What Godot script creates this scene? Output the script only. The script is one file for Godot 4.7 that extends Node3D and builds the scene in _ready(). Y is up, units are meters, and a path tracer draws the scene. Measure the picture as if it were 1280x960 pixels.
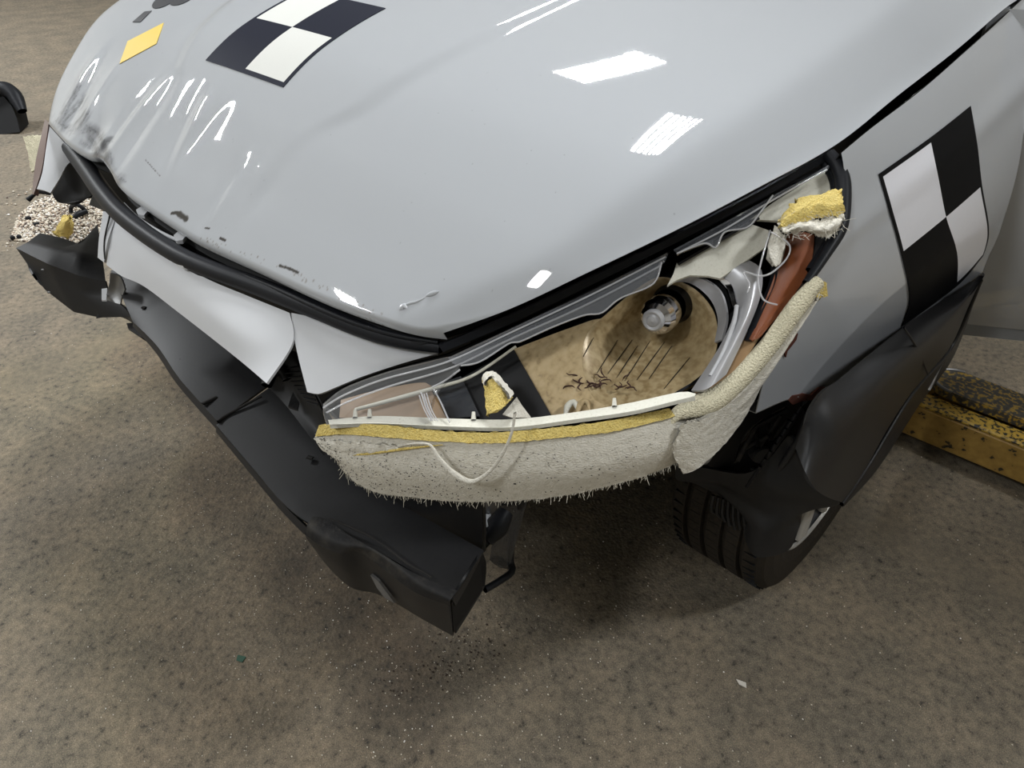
extends Node3D
# A crash-tested white car in a workshop, seen from its front left corner.
# Car axes: +x to the car's left, +y up, +z forward; metres. The car's middle lies at x = MID.

const EYE := Vector3(1.0183, 1.22043, 0.306586)
const FOCAL := 919.8
const MID := -0.09
var view: Basis
var M := {}
var rng := RandomNumberGenerator.new()
var bump_noise := FastNoiseLite.new()
var car: Node3D

# ---------------------------------------------------------------- where things stand
func ray(px: float, py: float) -> Vector3:                 # sight line with unit forward depth
	return view * Vector3((px - 640.0) / FOCAL, (480.0 - py) / FOCAL, -1.0)
func Y(px: float, py: float, y: float) -> Vector3:
	var d := ray(px, py)
	return EYE + d * ((y - EYE.y) / d.y)
func X(px: float, py: float, x: float) -> Vector3:
	var d := ray(px, py)
	return EYE + d * ((x - EYE.x) / d.x)
func Z(px: float, py: float, z: float) -> Vector3:
	var d := ray(px, py)
	return EYE + d * ((z - EYE.z) / d.z)
func D(px: float, py: float, depth: float) -> Vector3:
	return EYE + ray(px, py) * depth
func hit(px: float, py: float, f: Callable) -> Vector3:     # where the sight line meets a surface f = 0
	var d := ray(px, py)
	var t := 0.45
	var best := t
	var low := 1e9
	while t < 3.0:
		var v: float = f.call(EYE + d * t)
		if absf(v) < low:
			low = absf(v)
			best = t
		if v <= 0.0:
			var a := t - 0.02
			var b := t
			for i in 24:
				var m := (a + b) * 0.5
				if f.call(EYE + d * m) > 0.0:
					a = m
				else:
					b = m
			return EYE + d * b
		t += 0.02
	return EYE + d * best

func interp(xs: Array, ys: Array, x: float) -> float:       # smooth curve through the knots
	var n := xs.size()
	if x <= xs[0]:
		return ys[0]
	if x >= xs[n - 1]:
		return ys[n - 1]
	var i := 0
	while x > xs[i + 1]:
		i += 1
	var h: float = xs[i + 1] - xs[i]
	var s: float = (ys[i + 1] - ys[i]) / h
	var m0: float = s if i == 0 else (ys[i + 1] - ys[i - 1]) / (xs[i + 1] - xs[i - 1])
	var m1: float = s if i == n - 2 else (ys[i + 2] - ys[i]) / (xs[i + 2] - xs[i])
	var t: float = (x - xs[i]) / h
	var t2 := t * t
	var t3 := t2 * t
	return (2 * t3 - 3 * t2 + 1) * ys[i] + (t3 - 2 * t2 + t) * h * m0 + (3 * t2 - 2 * t3) * ys[i + 1] + (t3 - t2) * h * m1

# the bonnet: height over (x, z)
func hood_y(x: float, z: float) -> float:
	var s := -z
	var ax := absf(x - MID)
	var c := interp([0.10, 0.137, 0.20, 0.30, 0.42, 0.60, 0.90, 1.35, 1.6], [0.70, 0.738, 0.797, 0.880, 0.950, 1.003, 1.055, 1.105, 1.12], s)
	c -= 0.06 * ax * ax
	var xo := interp([0.15, 0.2, 0.29, 0.49, 0.76, 1.1, 1.5], [0.49, 0.545, 0.645, 0.712, 0.735, 0.725, 0.72], s)
	var e := ax - xo
	c -= 0.45 * (sqrt(e * e + 0.00018) + e) * 0.5
	var xi := interp([0.2, 0.3, 0.36, 0.59, 1.3], [0.13, 0.18, 0.235, 0.30, 0.36], s)
	c += 0.006 * (1.0 - smoothstep(xi - 0.004, xi + 0.035, ax)) * smoothstep(0.2, 0.42, s)
	# dents of the crash
	for g in DENTS:
		var dx: float = x - g[0]
		var dz: float = z - g[1]
		var ca := cos(g[5])
		var sa := sin(g[5])
		var u: float = (dx * ca + dz * sa) / g[2]
		var v: float = (-dx * sa + dz * ca) / g[3]
		var q := u * u + v * v
		if q < 9.0:
			c += g[4] * 0.6 * exp(-q)
	return c
const DENTS := [   # x, z, half length, half width, height, turn
	[-0.165, -0.262, 0.05, 0.014, 0.007, 1.2], [-0.19, -0.24, 0.06, 0.025, -0.008, 1.3], [-0.13, -0.25, 0.045, 0.02, -0.006, 1.9],
	[-0.33, -0.235, 0.07, 0.012, 0.006, 1.75], [-0.36, -0.23, 0.07, 0.012, -0.005, 1.75], [-0.29, -0.22, 0.06, 0.016, -0.006, 1.6],
	[0.06, -0.225, 0.03, 0.016, 0.004, 1.0], [0.085, -0.215, 0.03, 0.014, -0.005, 1.4], [0.02, -0.20, 0.04, 0.010, 0.004, 1.5], [0.0, -0.195, 0.04, 0.012, -0.004, 1.5],
	[-0.42, -0.178, 0.045, 0.03, -0.014, 0.2], [-0.385, -0.185, 0.02, 0.02, 0.008, 0.9], [-0.47, -0.20, 0.05, 0.02, 0.006, 0.7], [-0.55, -0.235, 0.06, 0.02, -0.008, 1.2], [-0.60, -0.26, 0.06, 0.018, 0.007, 1.3],
	[-0.50, -0.25, 0.08, 0.012, 0.004, 1.45], [0.485, -0.215, 0.02, 0.007, 0.0015, 2.4], [0.455, -0.205, 0.016, 0.007, -0.0015, 2.4]]
func hood_f(p: Vector3) -> float:
	return p.y - hood_y(p.x, p.z)
func H(px: float, py: float, up := 0.0) -> Vector3:
	var p := hit(px, py, hood_f)
	var n := Vector3(hood_y(p.x - 0.004, p.z) - hood_y(p.x + 0.004, p.z), 0.008, hood_y(p.x, p.z - 0.004) - hood_y(p.x, p.z + 0.004)).normalized()
	return p + n * up

# the car's left flank: how far out it stands at height y and length z
func plan_x(z: float) -> float:
	return interp([-1.6, -1.3, -1.0, -0.8, -0.6, -0.45, -0.35, -0.25, -0.16, -0.10, -0.06, -0.03, 0.0], [0.868, 0.875, 0.872, 0.850, 0.806, 0.77, 0.74, 0.69, 0.60, 0.50, 0.40, 0.30, 0.16], z)
func flank_x(y: float, z: float) -> float:
	var xw := plan_x(z)
	var ys := interp([-1.45, -1.0, -0.6, -0.4], [1.005, 0.978, 0.93, 0.87], z)
	var k := clampf((y - 0.74) / (ys - 0.74), 0.0, 1.15)
	var x := xw - (xw - 0.742) * pow(k, 2.2)
	var r := Vector2(y - 0.30, z + 0.86).length()
	if r < 0.46:
		x -= (0.46 - r) * 0.16
	x += 0.004 * exp(-pow((y - (ys - 0.075)) / 0.016, 2.0))
	return x
func flank_f(p: Vector3) -> float:
	return p.x - flank_x(p.y, p.z)
func F(px: float, py: float, up := 0.0) -> Vector3:
	var p := hit(px, py, flank_f)
	var n := Vector3(0.008, flank_x(p.y - 0.004, p.z) - flank_x(p.y + 0.004, p.z), flank_x(p.y, p.z - 0.004) - flank_x(p.y, p.z + 0.004)).normalized()
	return p + n * up
func wall_f(p: Vector3) -> float:
	return p.x - plan_x(p.z)
func W(px: float, py: float, up := 0.0) -> Vector3:         # on the nose of the car at the left lamp
	var p := hit(px, py, wall_f)
	var n := Vector3(0.02, 0, plan_x(p.z - 0.01) - plan_x(p.z + 0.01)).normalized()
	return p + n * up
# the lens plane of the left headlamp, and planes behind it
const LA := Vector3(0.399, 0.68, -0.06)
const LB := Vector3(0.736, 0.925, -0.603)
const LC := Vector3(0.656, 0.709, -0.216)
func L(px: float, py: float, deep := 0.0) -> Vector3:
	var n := (LB - LA).cross(LC - LA).normalized()
	if n.dot(EYE - LA) < 0.0:
		n = -n
	var d := ray(px, py)
	return EYE + d * ((LA - n * deep - EYE).dot(n) / d.dot(n))
func via(list: Array, f: Callable, extra = null) -> PackedVector3Array:
	var out := PackedVector3Array()
	for q in list:
		if q is Vector3:
			out.append(q)
		elif extra == null:
			out.append(f.call(q[0], q[1]) if q.size() == 2 else f.call(q[0], q[1], q[2]))
		else:
			out.append(f.call(q[0], q[1], extra))
	return out

# ---------------------------------------------------------------- meshes
func resample(p: PackedVector3Array, n: int, smooth := true) -> PackedVector3Array:
	var dense := PackedVector3Array()
	var k := p.size()
	for i in k - 1:
		var a := p[maxi(i - 1, 0)]
		var d := p[mini(i + 2, k - 1)]
		for j in 12:
			var t := j / 12.0
			dense.append(p[i].cubic_interpolate(p[i + 1], a, d, t) if smooth and k > 2 else p[i].lerp(p[i + 1], t))
	dense.append(p[k - 1])
	var acc := PackedFloat32Array([0.0])
	for i in dense.size() - 1:
		acc.append(acc[i] + dense[i].distance_to(dense[i + 1]))
	var out := PackedVector3Array()
	var at := 0
	for j in n:
		var want := acc[acc.size() - 1] * j / (n - 1.0)
		while at < dense.size() - 2 and acc[at + 1] < want:
			at += 1
		var h := maxf(acc[at + 1] - acc[at], 1e-9)
		out.append(dense[at].lerp(dense[at + 1], clampf((want - acc[at]) / h, 0, 1)))
	return out
func loft(curves: Array, nu: int, nv: int, smooth := true, smooth_across := true) -> Array:
	var rails := []
	for c in curves:
		rails.append(resample(c, nu, smooth))
	var rows := []
	for j in nv:
		rows.append(PackedVector3Array())
	for i in nu:
		var across := PackedVector3Array()
		for r in rails:
			across.append(r[i])
		var q := resample(across, nv, smooth_across)
		for j in nv:
			rows[j].append(q[j])
	return rows
func grid_mesh(rows: Array, thick := 0.0, uvf = null, away := Vector3.ZERO) -> ArrayMesh:
	# a sheet through the rows; thick > 0 gives it a back and rims on the side away from the point «away» looks to
	var nv := rows.size()
	var nu: int = rows[0].size()
	var st := SurfaceTool.new()
	st.begin(Mesh.PRIMITIVE_TRIANGLES)
	var nrm := []
	for j in nv:
		var line := PackedVector3Array()
		for i in nu:
			var du: Vector3 = rows[j][mini(i + 1, nu - 1)] - rows[j][maxi(i - 1, 0)]
			var dv: Vector3 = rows[mini(j + 1, nv - 1)][i] - rows[maxi(j - 1, 0)][i]
			var n := du.cross(dv)
			n = n.normalized() if n.length() > 1e-12 else Vector3.UP
			line.append(n)
		nrm.append(line)
	var mid: Vector3 = rows[nv / 2][nu / 2]
	var to := EYE if away == Vector3.ZERO else away
	var flip := false
	if nrm[nv / 2][nu / 2].dot(to - mid) < 0.0:
		flip = true
	for j in nv:
		for i in nu:
			var p: Vector3 = rows[j][i]
			var n: Vector3 = -nrm[j][i] if flip else nrm[j][i]
			st.set_normal(n)
			st.set_uv(uvf.call(p) if uvf != null else Vector2(i / (nu - 1.0), j / (nv - 1.0)))
			st.add_vertex(p)
	for j in nv - 1:
		for i in nu - 1:
			var a := j * nu + i
			quad(st, a, a + 1, a + nu + 1, a + nu, not flip)
	if thick > 0.0:
		var off := nv * nu
		for j in nv:
			for i in nu:
				var n: Vector3 = -nrm[j][i] if flip else nrm[j][i]
				st.set_normal(-n)
				st.set_uv(uvf.call(rows[j][i]) if uvf != null else Vector2(i / (nu - 1.0), j / (nv - 1.0)))
				st.add_vertex(rows[j][i] - n * thick)
		for j in nv - 1:
			for i in nu - 1:
				var a := off + j * nu + i
				quad(st, a, a + 1, a + nu + 1, a + nu, not flip)
		var ring := []
		for i in nu: ring.append(i)
		for j in range(1, nv): ring.append(j * nu + nu - 1)
		for i in range(nu - 2, -1, -1): ring.append((nv - 1) * nu + i)
		for j in range(nv - 2, 0, -1): ring.append(j * nu)
		var base := off * 2
		var flat := []
		for j in nv: flat.append_array(Array(rows[j]))
		var c := Vector3.ZERO
		for k in ring: c += flat[k]
		c /= ring.size()
		for k in ring:
			var n: Vector3 = -nrm[k / nu][k % nu] if flip else nrm[k / nu][k % nu]
			var o: Vector3 = flat[k] - c
			o = (o - n * o.dot(n)).normalized()
			for b in 2:
				st.set_normal(o)
				st.set_uv(uvf.call(flat[k]) if uvf != null else Vector2(0.0, 0.0))
				st.add_vertex(flat[k] - n * thick * b)
		for k in ring.size():
			var a := base + k * 2
			var b := base + ((k + 1) % ring.size()) * 2
			quad(st, a, a + 1, b + 1, b, not flip)
	return st.commit()
func quad(st: SurfaceTool, a: int, b: int, c: int, d: int, flip: bool) -> void:
	for k in ([a, c, b, a, d, c] if flip else [a, b, c, a, c, d]):
		st.add_index(k)
func rounded(st: SurfaceTool, m: Mesh, xf: Transform3D) -> void:
	st.append_from(m, 0, xf)
func plate_mesh(p: PackedVector3Array, back: Vector3) -> ArrayMesh:   # a flat cut-out with thickness «back»
	var c := Vector3.ZERO
	for q in p: c += q
	c /= p.size()
	var n := Vector3.ZERO
	for i in p.size():
		n += (p[i] - c).cross(p[(i + 1) % p.size()] - c)
	n = n.normalized()
	var e1 := (p[1] - p[0]).normalized()
	e1 = (e1 - n * e1.dot(n)).normalized()
	var e2 := n.cross(e1)
	var flat := PackedVector2Array()
	for q in p: flat.append(Vector2((q - c).dot(e1), (q - c).dot(e2)))
	var tri := Geometry2D.triangulate_polygon(flat)
	var st := SurfaceTool.new()
	st.begin(Mesh.PRIMITIVE_TRIANGLES)
	if tri.is_empty():
		print("plate not simple at ", c)
	var ahead := n if n.dot(back) < 0.0 else -n
	for s in 2:
		for k in range(0, tri.size(), 3):
			var ids := [tri[k], tri[k + 1], tri[k + 2]]
			var a := p[ids[0]]
			var nn := (p[ids[1]] - a).cross(p[ids[2]] - a)
			var w := ahead if s == 0 else -ahead
			if nn.dot(w) > 0.0:
				ids.reverse()
			for q in ids:
				st.set_normal(w)
				st.set_uv(flat[q] * 10.0)
				st.add_vertex(p[q] + back * s)
	for i in p.size():
		var a := p[i]
		var b := p[(i + 1) % p.size()]
		var o := (b - a).cross(back).normalized()
		if o.dot((a + b) * 0.5 - c) < 0.0: o = -o
		var quadv := [a, b, b + back, a + back]
		if (b - a).cross(back).dot(o) > 0.0: quadv.reverse()
		for k in [0, 1, 2, 0, 2, 3]:
			st.set_normal(o)
			st.set_uv(Vector2(0, 0))
			st.add_vertex(quadv[k])
	return st.commit()
func tube_mesh(p: PackedVector3Array, radii: Array, n := 32, sides := 10, smooth := true, squash := 1.0) -> ArrayMesh:
	var path := resample(p, n, smooth)
	var rows := []
	var side := Vector3.ZERO
	for i in n:
		var t := (path[mini(i + 1, n - 1)] - path[maxi(i - 1, 0)]).normalized()
		if side == Vector3.ZERO:
			side = t.cross(Vector3.UP if absf(t.y) < 0.9 else Vector3.RIGHT).normalized()
		side = (side - t * side.dot(t)).normalized()
		var up := side.cross(t)
		var f := i / (n - 1.0) * (radii.size() - 1)
		var k := mini(int(f), radii.size() - 1)
		var r: float = lerpf(radii[k], radii[mini(k + 1, radii.size() - 1)], f - k)
		var line := PackedVector3Array()
		for s in sides + 1:
			var a := TAU * s / sides
			line.append(path[i] + side * cos(a) * r + up * sin(a) * r * squash)
		rows.append(line)
	var st := SurfaceTool.new()
	st.begin(Mesh.PRIMITIVE_TRIANGLES)
	for i in n:
		for s in sides + 1:
			st.set_normal((rows[i][s] - path[i]).normalized())
			st.set_uv(Vector2(s / float(sides), i / (n - 1.0)))
			st.add_vertex(rows[i][s])
	for i in n - 1:
		for s in sides:
			var a := i * (sides + 1) + s
			quad(st, a, a + 1, a + sides + 2, a + sides + 1, false)
	for e in 2:
		var at := n * (sides + 1) + e * (sides + 2)
		var i := 0 if e == 0 else n - 1
		var t := (path[1] - path[0]).normalized() if e == 0 else (path[n - 2] - path[n - 1]).normalized()
		st.set_normal(-t)
		st.set_uv(Vector2.ZERO)
		st.add_vertex(path[i])
		for s in sides + 1:
			st.set_normal(-t)
			st.set_uv(Vector2.ZERO)
			st.add_vertex(rows[i][s])
		for s in sides:
			for k in ([at, at + 1 + s, at + 2 + s] if e == 0 else [at, at + 2 + s, at + 1 + s]):
				st.add_index(k)
	return st.commit()
func box_mesh(size: Vector3, at := Vector3.ZERO, turn := Basis(), bevel := 0.0) -> ArrayMesh:   # a box, its edges cut by bevel
	var st := SurfaceTool.new()
	st.begin(Mesh.PRIMITIVE_TRIANGLES)
	var h := size * 0.5
	var b := minf(bevel, minf(h.x, minf(h.y, h.z)) * 0.9)
	var pts := PackedVector3Array()
	for sx in [-1, 1]:
		for sy in [-1, 1]:
			for sz in [-1, 1]:
				pts.append(Vector3(sx * (h.x - b), sy * h.y, sz * (h.z - b)))
				if b > 0.0:
					pts.append(Vector3(sx * h.x, sy * (h.y - b), sz * (h.z - b)))
					pts.append(Vector3(sx * (h.x - b), sy * (h.y - b), sz * h.z))
	if b <= 0.0:
		var bm := BoxMesh.new()
		bm.size = size
		st.append_from(bm, 0, Transform3D(turn, at))
		return st.commit()
	# faces of the bevelled box, built directly
	for ax in 3:
		for s in [-1.0, 1.0]:
			var u := (ax + 1) % 3
			var v := (ax + 2) % 3
			var q := []
			for c in [[-1, -1], [1, -1], [1, 1], [-1, 1]]:
				var p := Vector3.ZERO
				p[ax] = s * h[ax]
				p[u] = c[0] * (h[u] - b)
				p[v] = c[1] * (h[v] - b)
				q.append(p)
			face(st, q, turn, at)
	for ax in 3:
		var u := (ax + 1) % 3
		var v := (ax + 2) % 3
		for su in [-1, 1]:
			for sv in [-1, 1]:
				var q := []
				for c in [[-1, 0], [1, 0], [1, 1], [-1, 1]]:
					var p := Vector3.ZERO
					p[ax] = c[0] * (h[ax] - b)
					p[u] = su * (h[u] - (b if c[1] == 1 else 0.0))
					p[v] = sv * (h[v] - (0.0 if c[1] == 1 else b))
					q.append(p)
				face(st, q, turn, at)
	for sx in [-1, 1]:
		for sy in [-1, 1]:
			for sz in [-1, 1]:
				face(st, [Vector3(sx * h.x, sy * (h.y - b), sz * (h.z - b)), Vector3(sx * (h.x - b), sy * h.y, sz * (h.z - b)), Vector3(sx * (h.x - b), sy * (h.y - b), sz * h.z)], turn, at)
	return st.commit()
func face(st: SurfaceTool, q: Array, turn: Basis, at: Vector3) -> void:
	var n: Vector3 = (q[1] - q[0]).cross(q[2] - q[0]).normalized()
	var c := Vector3.ZERO
	for p in q: c += p
	if n.dot(c) < 0.0: n = -n
	else: q.reverse()
	for k in range(1, q.size() - 1):
		for i in [0, k, k + 1]:
			st.set_normal(turn * n)
			st.set_uv(Vector2(q[i].x + q[i].y, q[i].z + q[i].y))
			st.add_vertex(at + turn * q[i])
func lathe_mesh(profile: Array, axis_xf: Transform3D, sides := 48) -> ArrayMesh:   # profile of [radius, along x]
	var rows := []
	for q in profile:
		var line := PackedVector3Array()
		for s in sides + 1:
			var a := TAU * s / sides
			line.append(axis_xf * Vector3(q[1], sin(a) * q[0], cos(a) * q[0]))
		rows.append(line)
	var st := SurfaceTool.new()
	st.begin(Mesh.PRIMITIVE_TRIANGLES)
	for j in rows.size() - 1:
		var dr: float = profile[j + 1][0] - profile[j][0]
		var dx: float = profile[j + 1][1] - profile[j][1]
		for s in sides:
			var ids := [rows[j][s], rows[j][s + 1], rows[j + 1][s + 1], rows[j + 1][s]]
			var nn := []
			for k in [s, s + 1, s + 1, s]:
				var a: float = TAU * k / sides
				nn.append((axis_xf.basis * Vector3(-dr, sin(a) * dx, cos(a) * dx)).normalized())
			var facing: float = ((ids[1] - ids[0]).cross(ids[2] - ids[0]) + (ids[2] - ids[0]).cross(ids[3] - ids[0])).dot(nn[0] + nn[2])
			for k in ([0, 2, 1, 0, 3, 2] if facing > 0.0 else [0, 1, 2, 0, 2, 3]):
				st.set_normal(nn[k])
				st.set_uv(Vector2(s / float(sides), j))
				st.add_vertex(ids[k])
	return st.commit()
func join(list: Array) -> ArrayMesh:
	var st := SurfaceTool.new()
	st.begin(Mesh.PRIMITIVE_TRIANGLES)
	for m in list: st.append_from(m, 0, Transform3D())
	return st.commit()

# ---------------------------------------------------------------- nodes
var used := {}
func numbered(called: String) -> String:
	if not used.has(called):
		used[called] = 0
		return called
	used[called] += 1
	return "%s_%03d" % [called, used[called]]
func numbered_in(parent: Node, called: String) -> String:
	var k := "%d/%s" % [parent.get_instance_id(), called]
	used[k] = used.get(k, -1) + 1
	return called if used[k] == 0 else "%s_%03d" % [called, used[k]]
func thing(called: String, label: String, category: String, at := Vector3.ZERO, group := "") -> Node3D:
	var o := Node3D.new()
	o.name = numbered(called)
	add_child(o)
	o.position = at
	tag(o, label, category, group)
	return o
func tag(o: Node, label: String, category: String, group := "") -> void:
	o.set_meta("label", label)
	o.set_meta("category", category)
	if group: o.set_meta("group", group)
func obj(called: String, mesh: Mesh, mat: Material, parent: Node = self, label := "") -> MeshInstance3D:
	var o := MeshInstance3D.new()
	o.name = numbered(called) if parent == self else numbered_in(parent, called)
	o.mesh = mesh
	o.material_override = mat
	o.cast_shadow = GeometryInstance3D.SHADOW_CASTING_SETTING_ON
	parent.add_child(o, true)
	if parent is Node3D and parent != self:      # the meshes are built where they stand; keep them there
		var base: Node3D = parent
		var off := Vector3.ZERO
		while base != self:
			off += base.position
			base = base.get_parent()
		o.position = -off
	if label: o.set_meta("label", label)
	return o
func struct(called: String, mesh: Mesh, mat: Material) -> MeshInstance3D:
	var o := obj(called, mesh, mat)
	o.set_meta("kind", "structure")
	return o

# ---------------------------------------------------------------- materials
func mat(c: Color, rough := 0.5, metal := 0.0, coat := 0.0) -> StandardMaterial3D:
	var m := StandardMaterial3D.new()
	m.albedo_color = c
	m.roughness = rough
	m.metallic = metal
	if coat > 0.0:
		m.clearcoat_enabled = true
		m.clearcoat = coat
		m.clearcoat_roughness = 0.03
	m.cull_mode = BaseMaterial3D.CULL_DISABLED
	return m
func noise(seed_value: int, freq: float, oct := 4, kind := FastNoiseLite.TYPE_SIMPLEX_SMOOTH) -> FastNoiseLite:
	var n := FastNoiseLite.new()
	n.seed = seed_value
	n.frequency = freq
	n.noise_type = kind
	n.fractal_octaves = oct
	return n
func noise_tex(n: FastNoiseLite, ramp: Array, size := 512) -> NoiseTexture2D:
	var t := NoiseTexture2D.new()
	t.width = size
	t.height = size
	t.seamless = true
	t.noise = n
	var g := Gradient.new()
	g.offsets = PackedFloat32Array(ramp.map(func(r): return r[0]))
	g.colors = PackedColorArray(ramp.map(func(r): return r[1]))
	t.color_ramp = g
	return t
func bump(m: StandardMaterial3D, n: FastNoiseLite, scale_cm: float, size := 512) -> void:
	var t := NoiseTexture2D.new()
	t.width = size
	t.height = size
	t.seamless = true
	t.noise = n
	m.heightmap_enabled = true
	m.heightmap_texture = t
	m.heightmap_scale = scale_cm
func tri(m: StandardMaterial3D, per_metre: float) -> StandardMaterial3D:
	m.uv1_triplanar = true
	m.uv1_world_triplanar = true
	m.uv1_scale = Vector3.ONE * per_metre
	return m
func glass(c: Color, a := 0.12) -> StandardMaterial3D:
	var m := mat(Color(c, a), 0.06)
	m.transparency = BaseMaterial3D.TRANSPARENCY_ALPHA
	return m

func floor_image() -> Image:                                # worn, dusty concrete, one 2.4 m tile
	var size := 2048
	var fine := noise(11, 0.6, 2).get_seamless_image(size, size).get_data()
	var mid := noise(12, 0.05, 5).get_seamless_image(size, size).get_data()
	var big := noise(13, 0.006, 4).get_seamless_image(size, size).get_data()
	var cell := noise(14, 0.06, 3, FastNoiseLite.TYPE_CELLULAR).get_seamless_image(size, size).get_data()
	var out := PackedByteArray()
	out.resize(size * size * 3)
	for k in size * size:
		var f := fine[k] / 255.0 - 0.5
		var m := mid[k] / 255.0 - 0.5
		var b := big[k] / 255.0 - 0.5
		var c := cell[k] / 255.0 - 0.5
		var v := 0.45 + f * 0.38 + m * 0.15 + b * 0.10 + c * 0.05
		if f > 0.36: v += (f - 0.36) * 2.6
		if m < -0.24: v += (m + 0.24) * 0.9
		var w := clampf(0.5 + b * 1.4 + m * 0.7, 0.0, 1.0)
		out[k * 3] = int(clampf(v * (1.0 + 0.02 * w), 0, 1) * 255)
		out[k * 3 + 1] = int(clampf(v * 0.925, 0, 1) * 255)
		out[k * 3 + 2] = int(clampf(v * (0.80 - 0.015 * w), 0, 1) * 255)
	return Image.create_from_data(size, size, false, Image.FORMAT_RGB8, out)

func target_image(tl_black: bool, base: Color, ink: Color, edge: float) -> Image:
	# the four-field measuring target: two black and two white fields in a thin black border
	var n := 512
	var im := Image.create_empty(n, n, false, Image.FORMAT_RGB8)
	im.fill(ink)
	var h := n / 2
	var e := int(edge * n)
	if tl_black:
		im.fill_rect(Rect2i(h, e, h - e, h - e), base)
		im.fill_rect(Rect2i(e, h, h - e, h - e), base)
	else:
		im.fill_rect(Rect2i(e, e, h - e, h - e), base)
		im.fill_rect(Rect2i(h, h, h - e, h - e), base)
	for k in 900:
		var x := rng.randi_range(0, n - 3)
		var y := rng.randi_range(0, n - 3)
		var c := im.get_pixel(x, y)
		im.set_pixel(x, y, c.lerp(Color(0.5, 0.5, 0.5), 0.25))
	return im

const HOOD_X0 := -1.05
const HOOD_Z0 := -1.65
const HOOD_SPAN := 1.9
func hood_uv(p: Vector3) -> Vector2:
	return Vector2((p.x - HOOD_X0) / HOOD_SPAN, (p.z - HOOD_Z0) / HOOD_SPAN)
func dab(im: Image, p: Vector3, r: float, c: Color, a: float) -> void:
	var u := hood_uv(p) * im.get_width()
	var k := maxf(r / HOOD_SPAN * im.get_width(), 0.6)
	for y in range(int(u.y - k), int(u.y + k) + 2):
		for x in range(int(u.x - k), int(u.x + k) + 2):
			if x < 0 or y < 0 or x >= im.get_width() or y >= im.get_height(): continue
			var d := Vector2(x + 0.5, y + 0.5).distance_to(u) / k
			if d < 1.0:
				im.set_pixel(x, y, im.get_pixel(x, y).lerp(c, a * (1.0 - d * d)))
func hood_image(paint: Color) -> Image:                     # white paint with the scuffs and chips of the crash
	var im := Image.create_empty(2048, 2048, false, Image.FORMAT_RGB8)
	im.fill(paint)
	var grey := Color(0.32, 0.32, 0.33)
	# long dirty scrapes on the crushed corner
	var strokes := [
		[[100, 165], [115, 160], [128, 175], [136, 190], [138, 205]], [[108, 158], [120, 166], [132, 178], [140, 178]], [[104, 180], [118, 188], [130, 200], [137, 210]],
		[[80, 150], [90, 140], [100, 130], [106, 118]], [[78, 146], [84, 132], [94, 118], [100, 104]], [[70, 150], [80, 158], [92, 165]], [[120, 192], [132, 205], [146, 222], [156, 226]],
		[[95, 160], [104, 150], [110, 140]], [[128, 172], [134, 186], [135, 200]], [[112, 170], [122, 182], [124, 192]]]
	for s in strokes:
		for k in 9:
			var wide: bool = k < 6
			var spread := 5.0 if wide else 2.5
			var off := Vector2(rng.randf_range(-spread, spread), rng.randf_range(-spread, spread))
			for t in 60:
				var f: float = t / 60.0 * (s.size() - 1)
				var i := mini(int(f), s.size() - 2)
				var q := Vector2(s[i][0], s[i][1]).lerp(Vector2(s[i + 1][0], s[i + 1][1]), f - i) + off
				q += Vector2(rng.randf_range(-0.8, 0.8), rng.randf_range(-0.8, 0.8))
				var gate := bump_noise.get_noise_2d(q.x * 7.0 + k * 31.0, q.y * 7.0 + k * 50.0)
				if gate > -0.05:
					dab(im, H(q.x, q.y), 0.0055 if wide else 0.0016, grey, (0.045 if wide else 0.22) * minf(1.0, 0.4 + gate * 2.0))
	for s in [[[214, 267, 222, 266], 4], [[222, 266, 234, 275], 7], [[275, 298, 282, 301], 3], [[349, 332, 362, 336], 3], [[362, 336, 373, 341], 3], [[218, 266, 230, 271], 4], [[182, 200, 200, 220], 2], [[256, 285, 262, 286], 2]]:
		for t in 40:
			var q := Vector2(s[0][0], s[0][1]).lerp(Vector2(s[0][2], s[0][3]), t / 39.0)
			dab(im, H(q.x, q.y + rng.randf_range(-0.5, 0.5)), 0.0007 * s[1] * rng.randf_range(0.4, 1.0), Color(0.25, 0.24, 0.23), 0.6)
	# chips along the front lip
	for k in 60:
		var t := rng.randf()
		var q := Vector2(250, 297).lerp(Vector2(480, 396), t) + Vector2(0, -10.0 * 4.0 * t * (1.0 - t) * 0.6 + rng.randf_range(-3, 5))
		dab(im, H(q.x, q.y), rng.randf_range(0.0008, 0.0022), Color(0.45, 0.42, 0.38), 0.5)
	for k in 50:
		dab(im, H(rng.randf_range(160, 900), rng.randf_range(60, 380)), rng.randf_range(0.0005, 0.0010), Color(0.4, 0.4, 0.4), 0.5)
	return im

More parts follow.
